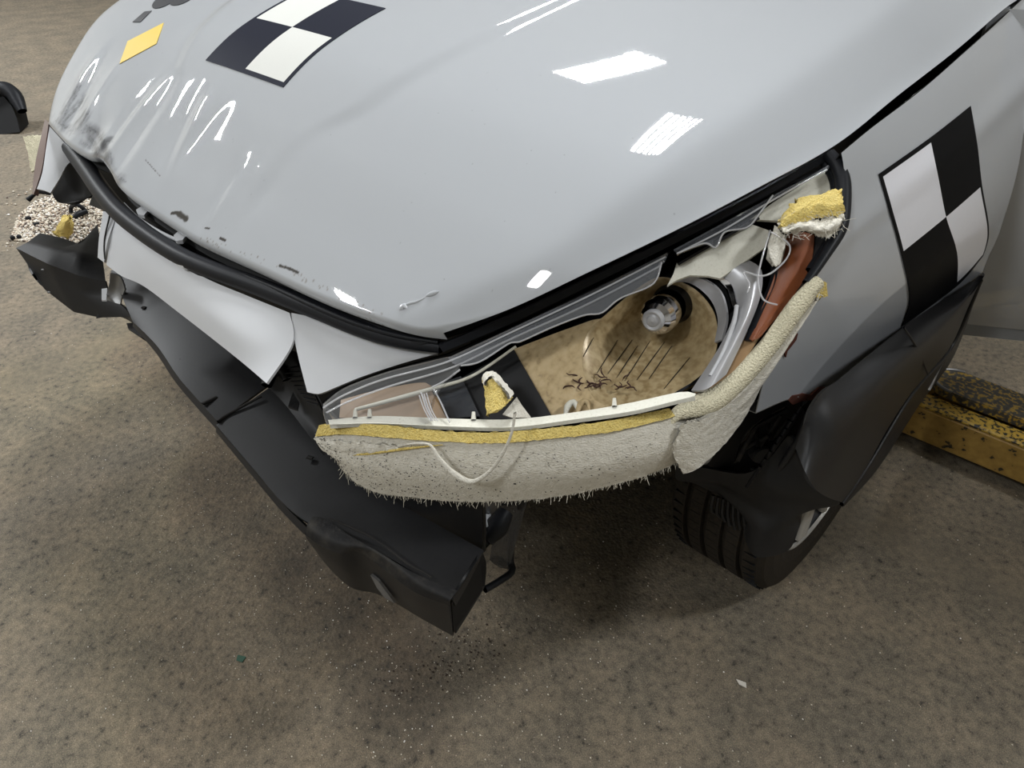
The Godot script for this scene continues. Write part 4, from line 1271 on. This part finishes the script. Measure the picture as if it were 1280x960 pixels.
	# broken bracket between the lamp and the arch
	var br := part("lamp_carrier", grid_mesh(loft([via([[925, 572, 1.07], [932, 552, 1.05], [944, 534, 1.03], [985, 510, 1.0]], D), via([[921, 578, 1.08], [928, 560, 1.06], [938, 540, 1.04], [960, 520, 1.02]], D)], 18, 5), 0.006), M.dust_black, "broken black plastic carrier behind the wing tip")
	for s in [[[922, 576], [944, 534]], [[946, 536], [948, 560]], [[948, 560], [976, 520]], [[960, 530], [964, 552]], [[964, 552], [985, 525]], [[944, 533], [985, 512]], [[930, 560], [960, 545]], [[985, 525], [980, 540]]]:
		obj("carrier_strut", tube_mesh(PackedVector3Array([D(s[0][0], s[0][1], 1.06), D(s[1][0], s[1][1], 1.045)]), [0.0035], 6, 6), M.dust_black, br)
	obj("carrier_disc", lathe_mesh([[0.0, 0.004], [0.014, 0.004], [0.016, 0.0], [0.016, -0.01]], Transform3D(Basis(Vector3.UP, -0.6), D(952, 568, 1.09)), 24), M.rubber, br)
	part("carrier_back", plate_mesh(via([[905, 520, 1.10], [948, 505, 1.06], [1000, 500, 1.06], [1010, 525, 1.08], [975, 580, 1.14], [940, 590, 1.16], [905, 590, 1.16], [870, 575, 1.14]], D), Vector3(-0.004, 0, -0.004)), M.deep)
	var arm := part("lamp_bracket", tube_mesh(PackedVector3Array([D(922, 500, 1.0), D(916, 520, 1.02), D(906, 535, 1.04), D(893, 555, 1.06)]), [0.009, 0.010, 0.007, 0.006], 20, 8), M.white_plastic, "pale lamp bracket between the felt and the wing tip")
	obj("bracket_hook", tube_mesh(PackedVector3Array([D(893, 555, 1.06), D(886, 570, 1.07), D(878, 577, 1.07), D(872, 570, 1.07), D(880, 562, 1.07)]), [0.006, 0.005, 0.006, 0.004, 0.003], 20, 8), M.steel, arm)

func build_shell() -> void:
	# the rest of the body: what closes the car behind and below the visible front
	part("engine_block", box_mesh(Vector3(0.95, 0.42, 0.85), Vector3(-0.06, 0.47, -0.75), Basis(), 0.03), M.deep)
	part("inner_wing", box_mesh(Vector3(0.02, 0.48, 0.9), Vector3(0.56, 0.62, -0.95), Basis(), 0.005), M.deep)
	part("underbody", box_mesh(Vector3(1.45, 0.08, 2.6), Vector3(MID, 0.24, -2.55), Basis(), 0.02), M.deep)
	part("bulkhead", box_mesh(Vector3(1.60, 0.75, 0.06), Vector3(MID, 0.62, -1.36), Basis(), 0.02), M.deep)
	var body := []
	for q in [[-1.42, 0.28, 1.0, 0.80], [-2.0, 0.26, 0.98, 0.82], [-3.0, 0.26, 0.98, 0.82], [-3.7, 0.3, 0.98, 0.78], [-3.95, 0.4, 0.9, 0.70]]:
		var line := PackedVector3Array()
		for s in [[-1.0, 0.0], [-1.03, 0.3], [-1.0, 0.75], [-0.94, 1.0], [0.94, 1.0], [1.0, 0.75], [1.03, 0.3], [1.0, 0.0]]:
			line.append(Vector3(MID + s[0] * q[3], lerpf(q[1], q[2], s[1]), q[0]))
		body.append(line)
	part("body_shell", grid_mesh(body, 0.004, null, Vector3(0, 9, 0)), M.paint)
	var cab := []
	for q in [[-1.45, 1.02, 0.78], [-2.15, 1.42, 0.60], [-2.9, 1.46, 0.60], [-3.6, 1.30, 0.58], [-3.9, 0.95, 0.66]]:
		var line := PackedVector3Array()
		for s in [-1.0, -0.9, 0.0, 0.9, 1.0]:
			line.append(Vector3(MID + s * q[2], q[1] - 0.03 * s * s, q[0]))
		cab.append(line)
	part("roof", grid_mesh(cab.slice(1), 0.004, null, Vector3(0, 9, 0)), M.paint)
	part("windscreen", grid_mesh(cab.slice(0, 2), 0.005, null, Vector3(0, 9, 9)), M.wind)
	for s in [0, 4]:
		var side := []
		var top := PackedVector3Array()
		var low := PackedVector3Array()
		for k in 5:
			top.append(cab[k][s])
			low.append(Vector3(MID + (0.79 if s == 4 else -0.79), 0.99, cab[k][s].z))
		part("side_glass", grid_mesh([top, low], 0.004, null, Vector3(9 if s == 4 else -9, 2, -2)), M.wind)
	for at in [Vector3(-0.90, 0.30, -0.885), Vector3(0.72, 0.30, -3.4), Vector3(-0.90, 0.30, -3.4)]:
		part("wheel", lathe_mesh([[0.0, -0.09], [0.2, -0.095], [0.285, -0.095], [0.30, -0.08], [0.30, 0.08], [0.285, 0.095], [0.2, 0.095], [0.0, 0.09]], Transform3D(Basis(), at), 48), M.tire)
	# the open front door behind the wing
	var hinge := Vector3(0.845, 0.0, -1.42)
	var dir := Vector3(0.86, 0, -0.51)
	var nrm := Vector3(0.51, 0, 0.86)
	var rows := []
	for q in [[0.30, -0.05], [0.33, -0.048], [0.335, -0.04], [0.5, 0.05], [0.7, 0.11], [0.9, 0.10], [1.0, 0.08]]:
		var line := PackedVector3Array()
		for k in 9:
			line.append(hinge + dir * (k / 8.0 * 1.2 - 0.2) + Vector3(0, q[0], 0) + nrm * q[1])
		rows.append(line)
	var door := part("front_door", grid_mesh(rows, 0.01, null, Vector3(3, 0.7, 3)), M.paint, "open white front door behind the left wing")
	obj("door_sill_edge", grid_mesh([rows[0], rows[1]], 0.02, null, Vector3(3, 0.7, 3)), M.paint, door)

# ---------------------------------------------------------------- torn padding, lift, floor litter
func ragged(curves: Array, nu: int, nv: int, amp: float, seed_value: int) -> Array:
	var n := noise(seed_value, 1.0, 3)
	var rows := loft(curves, nu, nv)
	for j in nv:
		for i in nu:
			var p: Vector3 = rows[j][i]
			var edge := 1.0 if j > 0 and j < nv - 1 else 2.2
			rows[j][i] = p + Vector3(n.get_noise_3dv(p * 90.0), n.get_noise_3dv(p * 90.0 + Vector3(31, 7, 3)), n.get_noise_3dv(p * 90.0 + Vector3(3, 71, 9))) * amp * edge
	return rows
func fibres(st: SurfaceTool, at: Vector3, dir: Vector3, length: float, w := 0.00035) -> void:
	var side := dir.cross(Vector3(0.3, 0.5, 0.8)).normalized() * w
	var side2 := dir.cross(side).normalized() * w
	var curl := Vector3(rng.randf_range(-1, 1), rng.randf_range(-1, 0.4), rng.randf_range(-1, 1)) * length * 0.35
	var p := [at, at + dir * length * 0.5 + curl * 0.4, at + dir * length + curl]
	for k in 2:
		for s in [side, side2]:
			var q := [p[k] - s, p[k] + s, p[k + 1] + s * 0.6, p[k + 1] - s * 0.6]
			var n: Vector3 = -(q[1] - q[0]).cross(q[2] - q[0]).normalized()
			for i in [0, 1, 2, 0, 2, 3]:
				st.set_normal(n)
				st.add_vertex(q[i])

func build_surroundings() -> void:
	# the felt padding hanging along the lower edge of the headlamp
	var top_px := [[408, 535], [440, 533], [490, 536], [550, 540], [620, 541], [690, 535], [760, 527], [822, 512], [850, 505], [880, 494], [915, 470], [950, 432], [982, 388], [1008, 352]]
	var low_px := [[416, 546], [440, 586], [472, 606], [520, 613], [575, 618], [640, 617], [705, 610], [770, 595], [815, 581], [855, 560], [896, 528], [928, 490], [955, 446], [996, 376]]
	var mid_px := []
	for k in top_px.size():
		mid_px.append([(top_px[k][0] + low_px[k][0]) * 0.5 - 1, (top_px[k][1] + low_px[k][1]) * 0.5])
	var pad := thing("padding_strip", "long torn strip of white felt padding with yellow backing, hanging along the headlamp's lower edge", "padding", W(700, 570, 0.01))
	var lower := via(low_px, W, 0.012)
	var upper := via(top_px, W, 0.016)
	obj("felt_face", grid_mesh(ragged([upper, via(mid_px, W, 0.024), lower], 160, 28, 0.0007, 61), 0.012), M.felt, pad, "white felt face speckled with dirt")
	var yb := via([[406, 524], [440, 521], [490, 524], [550, 530], [620, 532], [690, 526], [760, 517], [822, 504], [830, 503]], W, 0.012)
	var yl := via([[405, 534], [440, 531], [490, 534], [550, 538], [620, 540], [690, 534], [760, 526], [822, 511], [832, 508]], W, 0.019)
	obj("yellow_backing", grid_mesh(ragged([yb, yl], 120, 6, 0.0005, 62), 0.008), M.yellow_foam, pad, "yellow edge of the backing")
	obj("frayed_end", grid_mesh(ragged([via([[404, 536], [440, 538], [480, 542], [510, 545]], W, 0.020), via([[412, 545], [440, 547], [480, 549], [508, 548]], W, 0.0225), via([[420, 556], [450, 558], [480, 556], [500, 552]], W, 0.020)], 40, 8, 0.0025, 63), 0.003), M.felt, pad)
	obj("second_yellow_line", tube_mesh(via([[428, 557], [470, 553], [510, 547], [560, 541]], W, 0.021), [0.001, 0.002, 0.0018, 0.0005], 30, 6), M.yellow_foam, pad)
	# fuzzy roll on the right part, with the fold
	obj("fuzzy_roll", tube_mesh(via([[828, 520], [838, 508], [860, 500], [886, 488], [918, 460], [950, 424], [980, 382], [1002, 354], [1010, 346]], W, 0.014), [0.004, 0.012, 0.014, 0.013, 0.012, 0.011, 0.011, 0.011, 0.008], 90, 14), M.felt_fuzz, pad, "fuzzy yellowish upper roll")
	obj("overlapping_fold", grid_mesh(ragged([via([[838, 510], [829, 530], [826, 552], [836, 574]], W, 0.029), via([[850, 506], [846, 526], [846, 546], [850, 565]], W, 0.033), via([[880, 496], [880, 514], [880, 530], [880, 545]], W, 0.028), via([[918, 472], [917, 488], [916, 500], [914, 510]], W, 0.022), via([[952, 436], [950, 444], [948, 452], [945, 462]], W, 0.016)], 24, 40, 0.0012, 77), 0.005), M.felt, pad)
	obj("fold", tube_mesh(via([[868, 516], [886, 511], [908, 496], [928, 474], [944, 450]], W, 0.019), [0.001, 0.004, 0.005, 0.004, 0.001], 40, 10), M.felt, pad)
	obj("yellow_patch", grid_mesh(ragged([via([[1000, 350], [1008, 344], [1017, 345]], W, 0.018), via([[999, 360], [1006, 362], [1014, 360]], W, 0.022)], 14, 6, 0.001, 64), 0.004), M.yellow_foam, pad)
	# loose strand that curls from the small flap down over the face
	var strand := PackedVector3Array([W(645, 494, 0.03), W(642, 512, 0.036), W(634, 532, 0.04), W(622, 552, 0.042), W(606, 566, 0.044), W(594, 569, 0.042), W(576, 560, 0.04), W(560, 546, 0.036), W(548, 535, 0.03), W(530, 536, 0.026), W(512, 543, 0.02), W(500, 548, 0.018)])
	var widths := [0.004, 0.004, 0.005, 0.006, 0.007, 0.010, 0.011, 0.009, 0.005, 0.004, 0.003, 0.002]
	obj("loose_strand", tube_mesh(strand, widths.map(func(w): return w * 0.55), 90, 10, true, 0.45), M.felt, pad, "loose strand curling down over the felt face")
	# fringe of fibres, dirt specks
	var st := SurfaceTool.new()
	st.begin(Mesh.PRIMITIVE_TRIANGLES)
	var fr := resample(lower, 700)
	for k in 700:
		var long := 0.002 + 0.009 * pow(rng.randf(), 4.0)
		fibres(st, fr[k] + Vector3(0, 0.001, 0), Vector3(rng.randf_range(-0.6, 0.6), -1.0, rng.randf_range(-0.2, 0.5)).normalized(), long, 0.0003)
	for k in 60:
		fibres(st, upper[0].lerp(lower[0], rng.randf()), Vector3(-1, rng.randf_range(-1, 0.3), 0.3).normalized(), 0.006)
	var rl := resample(via([[838, 506], [886, 484], [918, 456], [950, 420], [980, 378], [1008, 346]], W, 0.02), 500)
	for k in 500:
		fibres(st, rl[k] + Vector3(rng.randf_range(-0.006, 0.006), rng.randf_range(-0.008, 0.004), 0.0), Vector3(rng.randf_range(-1, 1), 1.0, rng.randf_range(-1, 1)).normalized(), rng.randf_range(0.002, 0.005), 0.00022)
	obj("fringe", st.commit(), M.fibre, pad).set_meta("kind", "stuff")
	var specks := SurfaceTool.new()
	specks.begin(Mesh.PRIMITIVE_TRIANGLES)
	for k in 620:
		var t := rng.randf()
		var v := rng.randf_range(0.12, 0.95)
		var f := t * 7.0
		var i := int(f)
		var a := Vector2(top_px[i][0], top_px[i][1]).lerp(Vector2(top_px[i + 1][0], top_px[i + 1][1]), f - i)
		var b := Vector2(low_px[i][0], low_px[i][1]).lerp(Vector2(low_px[i + 1][0], low_px[i + 1][1]), f - i)
		if t > 0.6 and rng.randf() < 0.6: continue
		var q := a.lerp(b, v)
		var up := lerpf(0.016, 0.012, v) + 0.0103 * sin(v * PI)
		var r := rng.randf_range(0.0003, 0.0007)
		if k < 4: r = 0.0016
		if k < 4: q = Vector2(635 + k * 3, 584 + (k % 2) * 4)
		var sm := SphereMesh.new()
		sm.radius = r
		sm.height = r * 1.4
		sm.radial_segments = 6
		sm.rings = 3
		specks.append_from(sm, 0, Transform3D(Basis().scaled(Vector3(1.6, 0.8, 1.0)), W(q.x, q.y, up)))
	obj("dirt_specks", specks.commit(), M.speck, pad).set_meta("kind", "stuff")
	# the small standing flap
	var flap := thing("felt_flap", "small upright torn flap of felt with a yellow face, standing before the black lamp divider", "padding", W(620, 518, 0.004))
	obj("yellow_face", grid_mesh(ragged([via([[604, 472], [606, 494], [607, 518]], L, -0.012), via([[610, 468], [615, 490], [618, 514]], L, -0.017), via([[616, 468], [626, 484], [628, 509]], L, -0.017), via([[620, 470], [634, 484], [641, 498]], L, -0.012)], 22, 22, 0.0012, 66), 0.004), M.yellow_foam, flap)
	obj("felt_edge", grid_mesh(ragged([via([[603, 478], [604, 470], [611, 464], [620, 467], [632, 478], [643, 492]], L, -0.012), via([[606, 482], [607, 475], [613, 470], [620, 474], [630, 485], [638, 498]], L, -0.020)], 40, 6, 0.0010, 76), 0.003), M.felt, flap)
	obj("grey_back", plate_mesh(via([[628, 518], [646, 496], [652, 506], [664, 522], [640, 522]], L, 0.002), back_of(0.004)), M.felt, flap)
	# torn scrap at the rear tip of the lamp
	var scrap := thing("felt_scrap", "torn yellow and white felt scrap stuck to the rear tip of the headlamp", "padding", L(1010, 270, 0.0))
	obj("yellow_face", grid_mesh(ragged([via([[972, 274], [996, 250], [1022, 242], [1050, 237], [1053, 244]], L, -0.006), via([[976, 280], [1000, 262], [1024, 254], [1040, 254], [1054, 252]], L, -0.022), via([[980, 286], [1004, 276], [1026, 272], [1042, 272], [1055, 264]], L, -0.016)], 40, 22, 0.0025, 67), 0.005), M.yellow_foam, scrap)
	obj("white_fluff", grid_mesh(ragged([via([[972, 280], [996, 276], [1024, 274], [1046, 268], [1055, 266]], L, -0.014), via([[980, 288], [1004, 284], [1026, 286], [1044, 282], [1053, 276]], L, -0.022), via([[984, 292], [1004, 290], [1022, 296], [1040, 294], [1050, 284]], L, -0.010)], 40, 16, 0.003, 68), 0.004), M.felt, scrap)
	obj("hanging_tatter", grid_mesh(ragged([via([[968, 282], [976, 290], [984, 296]], L, -0.004), via([[960, 308], [968, 314], [980, 312]], L, -0.002), via([[966, 328], [970, 334], [976, 328]], L, 0.0)], 14, 16, 0.0012, 69), 0.003), M.felt, scrap)
	var sf := SurfaceTool.new()
	sf.begin(Mesh.PRIMITIVE_TRIANGLES)
	for k in 160:
		var q := Vector2(rng.randf_range(974, 1054), 0)
		q.y = 280 - (q.x - 1000) * 0.1 + rng.randf_range(-14, 16)
		fibres(sf, L(q.x, q.y, -0.018), Vector3(rng.randf_range(-1, 1), rng.randf_range(-1.2, 0.6), rng.randf_range(-0.4, 1)).normalized(), rng.randf_range(0.003, 0.012), 0.0003)
	obj("loose_fibres", sf.commit(), M.felt, scrap).set_meta("kind", "stuff")
	# felt scrap at the far corner
	var fs := obj("felt_scrap", grid_mesh(ragged([via([[29, 171, 1.50], [40, 169, 1.49], [51, 168, 1.48]], D), via([[34, 188, 1.49], [41, 188, 1.48], [48, 188, 1.47]], D), via([[38, 208, 1.48], [40, 214, 1.47], [44, 212, 1.46]], D)], 14, 18, 0.0015, 70), 0.003), M.felt_fuzz)
	tag(fs, "pale felt tatter hanging beside the brown marker lamp at the far corner", "padding")
	build_lift()
	build_litter()

func build_lift() -> void:
	var lift := thing("car_lift", "worn yellow steel car lift whose low arm reaches in behind the front wheel", "car lift", Vector3(2.14, 0.0, -1.5))
	var w := 1.2
	var arm := obj("arm", box_mesh(Vector3(w, 0.085, 0.010), Vector3(0.79 + w * 0.5, 0.075, -1.415), Basis(), 0.003), M.lift_yellow_shaded, lift, "worn yellow box arm with chipped top edge")
	obj("top_flange", box_mesh(Vector3(w, 0.012, 0.055), Vector3(0.79 + w * 0.5, 0.122, -1.440), Basis(), 0.004), M.lift_worn, arm)
	obj("bottom_flange", box_mesh(Vector3(w, 0.012, 0.10), Vector3(0.79 + w * 0.5, 0.034, -1.460), Basis(), 0.004), M.lift_yellow_shaded, arm)
	obj("back_web", box_mesh(Vector3(w, 0.085, 0.010), Vector3(0.79 + w * 0.5, 0.075, -1.520), Basis(), 0.003), M.lift_yellow_shaded, arm)
	# the inner pad arm, rounded at its tip
	var tip := PackedVector3Array()
	for s in 13:
		var a := PI * 0.5 + PI * s / 12.0
		tip.append(Vector3(0.88 + cos(a) * 0.055, 0.150, -1.53 - sin(a) * 0.055))
	tip.append(Vector3(1.95, 0.150, -1.475))
	tip.insert(0, Vector3(1.95, 0.150, -1.585))
	var pad := obj("pad_arm", plate_mesh(tip, Vector3(0, -0.022, 0)), M.lift_grey, lift, "grey pad arm with worn yellow paint")
	obj("pad_rim", tube_mesh(tip.slice(1, 14), [0.004], 40, 8), M.steel, pad)
	var post := obj("post", box_mesh(Vector3(0.30, 3.6, 0.34), Vector3(2.14, 1.83, -1.5), Basis(), 0.01), M.lift_yellow_shaded, lift)
	obj("base_plate", box_mesh(Vector3(0.5, 0.03, 0.6), Vector3(2.14, 0.015, -1.5), Basis(), 0.005), M.steel, post)

func build_litter() -> void:
	# absorbent granules swept into a low heap behind the far end of the bumper
	var heap := thing("granule_heap", "low heap of spilled pale absorbent granules on the floor behind the far bumper end", "granules", Y(95, 285, 0.0))
	var stone := SphereMesh.new()
	stone.radius = 0.5
	stone.height = 1.0
	stone.radial_segments = 6
	stone.rings = 3
	var m := mat(Color(1, 1, 1), 0.9)
	m.vertex_color_use_as_albedo = true
	var spots := []
	var poly := PackedVector2Array([Vector2(14, 300), Vector2(22, 272), Vector2(44, 252), Vector2(70, 243), Vector2(102, 238), Vector2(118, 244), Vector2(140, 262), Vector2(140, 310), Vector2(90, 312), Vector2(40, 305)])
	var tries := 0
	while spots.size() < 5200 and tries < 60000:
		tries += 1
		var q := Vector2(rng.randf_range(8, 142), rng.randf_range(236, 314))
		if not Geometry2D.is_point_in_polygon(q, poly):
			if rng.randf() > 0.03: continue
		var edge := 1.0
		var h := 0.025 * exp(-pow((q.x - 95) / 40.0, 2) - pow((q.y - 285) / 26.0, 2)) * rng.randf()
		spots.append([Y(q.x, q.y, 0.0) + Vector3(0, h, 0), rng.randf_range(0.004, 0.013)])
	heap_copies("granules", spots, stone, m, heap)
	var scraps := thing("yellow_scrap", "crumpled yellow foam scrap lying on the granule heap", "scrap", Y(84, 285, 0.02))
	obj("foam_lump", grid_mesh(ragged([via([[66, 292, 0.03], [78, 296, 0.03], [84, 298, 0.02]], Y), via([[72, 282, 0.07], [80, 286, 0.08], [91, 290, 0.05]], Y), via([[76, 274, 0.09], [82, 277, 0.11], [92, 280, 0.08]], Y), via([[80, 270, 0.10], [86, 271, 0.12], [90, 274, 0.09]], Y)], 18, 18, 0.006, 71), 0.012), M.yellow_foam, scraps)
	var hose := thing("hose_end", "bent dark hose end lying on the granule heap", "hose", Y(100, 268, 0.02))
	obj("loop", tube_mesh(via([[89, 266, 0.02], [89, 259, 0.04], [95, 256, 0.06], [102, 259, 0.05], [107, 264, 0.03]], Y), [0.008], 24, 8), M.rubber, hose)
	obj("fitting", tube_mesh(via([[90, 274, 0.02], [98, 268, 0.03], [108, 264, 0.03]], Y), [0.008, 0.014, 0.010], 12, 8), M.rubber, hose)
	for q in [[36, 275, 8, 4, "rounded black crumb at the heap's left edge"], [17, 300, 6, 5, "black crumb beside the absorber's far tip, leftmost of two"], [25, 299, 6, 5, "black crumb beside the absorber's far tip, rightmost of two"], [46, 282, 10, 3, "flat dark sliver between the crumbs and the heap"]]:
		var p := Y(q[0], q[1], 0.0)
		var k: float = 2.9 / FOCAL
		var o := obj("black_crumb", ellipsoid(p + Vector3(0, q[3] * k * 0.6, 0), Vector3(q[2] * k * 0.55, q[3] * k * 0.6, q[2] * k * 0.45)), M.rubber)
		tag(o, q[4], "debris")
	# granules and chips strewn over the near floor
	var strewn := []
	for k in 2600:
		var q := Vector2(rng.randf_range(-40, 1320), rng.randf_range(420, 1000))
		if rng.randf() < 0.7:
			q = Vector2(rng.randfn(480, 190), rng.randfn(830, 130)) if rng.randf() < 0.6 else Vector2(rng.randfn(250, 110), rng.randfn(560, 110))
		strewn.append([Y(q.x, q.y, 0.0), rng.randf_range(0.0011, 0.0034)])
	var grit := thing("floor_grit", "pale grit strewn thinly over the concrete floor before the car", "grit", Vector3(0.3, 0, 0.1))
	heap_copies("grit", strewn, stone, m, grit)
	var crumbs := []
	for k in 170:
		var q := Vector2(rng.randfn(560, 42), rng.randfn(828, 22))
		q.y -= (q.x - 560) * 0.35
		crumbs.append([Y(q.x, q.y, 0.0), rng.randf_range(0.0015, 0.005)])
	var dm := mat(Color(0.21, 0.17, 0.14), 0.95)
	var dirt := thing("dark_crumbs", "scatter of dark dirt crumbs on the floor before the absorber's near end", "dirt", Y(560, 828, 0.0))
	heap_copies("crumbs", crumbs, stone, dm, dirt)
	# the black plastic piece at the left edge
	var bp := thing("black_bracket", "curved black plastic bracket standing on the floor at the left edge", "bracket", Y(8, 166, 0.0))
	var c := Y(6, 168, 0.0)
	var dist := (c - EYE).dot(-view.z)
	var f = func(px: float, py: float) -> Vector3: return D(px, py, dist)
	obj("bent_arm", tube_mesh(via([[-30, 128], [-12, 116], [4, 111], [16, 117], [23, 128], [28, 139]], f), [0.035, 0.036, 0.036, 0.036, 0.034, 0.022], 40, 12), M.rubber, bp)
	obj("foot", plate_mesh(via([[-30, 172], [25, 165], [21, 148], [15, 133], [4, 120], [-30, 128]], f), Vector3(-0.10, 0, -0.08)), M.deep, bp)
	# flecks that can be told apart
	for q in [[927, 854, 0.011, 0.5, "white chip", Color(0.8, 0.78, 0.74), "small white chip on the floor, lower right of the tyre"], [301, 823, 0.010, 0.8, "green", Color(0.20, 0.32, 0.26), "small dull green fleck on the floor, left of the band of oil and painted shadow"], [449, 749, 0.004, 0.8, "dark", Color(0.1, 0.1, 0.1), "tiny dark crumb on the floor before the bumper absorber"]]:
		var fm := mat(q[5], 0.8)
		var p := Y(q[0], q[1], 0.0)
		var o := obj("floor_chip", plate_mesh(PackedVector3Array([p + Vector3(-q[2], 0.0015, 0), p + Vector3(-q[2] * 0.2, 0.0015, q[2] * q[3]), p + Vector3(q[2], 0.0015, q[2] * 0.3), p + Vector3(q[2] * 0.5, 0.0015, -q[2] * q[3])]), Vector3(0, -0.0012, 0)), fm)
		tag(o, q[6], "chip")

func ellipsoid(at: Vector3, r: Vector3) -> ArrayMesh:
	var sm := SphereMesh.new()
	sm.radius = 1.0
	sm.height = 2.0
	sm.radial_segments = 14
	sm.rings = 8
	var st := SurfaceTool.new()
	st.begin(Mesh.PRIMITIVE_TRIANGLES)
	st.append_from(sm, 0, Transform3D(Basis().scaled(r), at))
	return st.commit()
func heap_copies(called: String, spots: Array, mesh: Mesh, m: Material, parent: Node3D) -> void:
	var mm := MultiMesh.new()
	mm.transform_format = MultiMesh.TRANSFORM_3D
	mm.use_colors = true
	mm.mesh = mesh
	mm.instance_count = spots.size()
	for k in spots.size():
		var r: float = spots[k][1]
		var b := Basis(Vector3(rng.randf() - 0.5, 1, rng.randf() - 0.5).normalized(), rng.randf() * TAU).scaled(Vector3(r, r * 0.6, r * 0.8))
		mm.set_instance_transform(k, Transform3D(b, spots[k][0] + Vector3(0, r * 0.25, 0) - parent.position))
		var v := rng.randf()
		var c := Color(0.62, 0.56, 0.46) if v < 0.55 else (Color(0.42, 0.33, 0.25) if v < 0.85 else Color(0.80, 0.77, 0.72))
		if rng.randf() < 0.12: c = Color(0.16, 0.12, 0.10)
		mm.set_instance_color(k, c * rng.randf_range(0.8, 1.1))
	var o := MultiMeshInstance3D.new()
	o.name = called
	o.multimesh = mm
	o.material_override = m
	o.set_meta("kind", "stuff")
	parent.add_child(o, true)
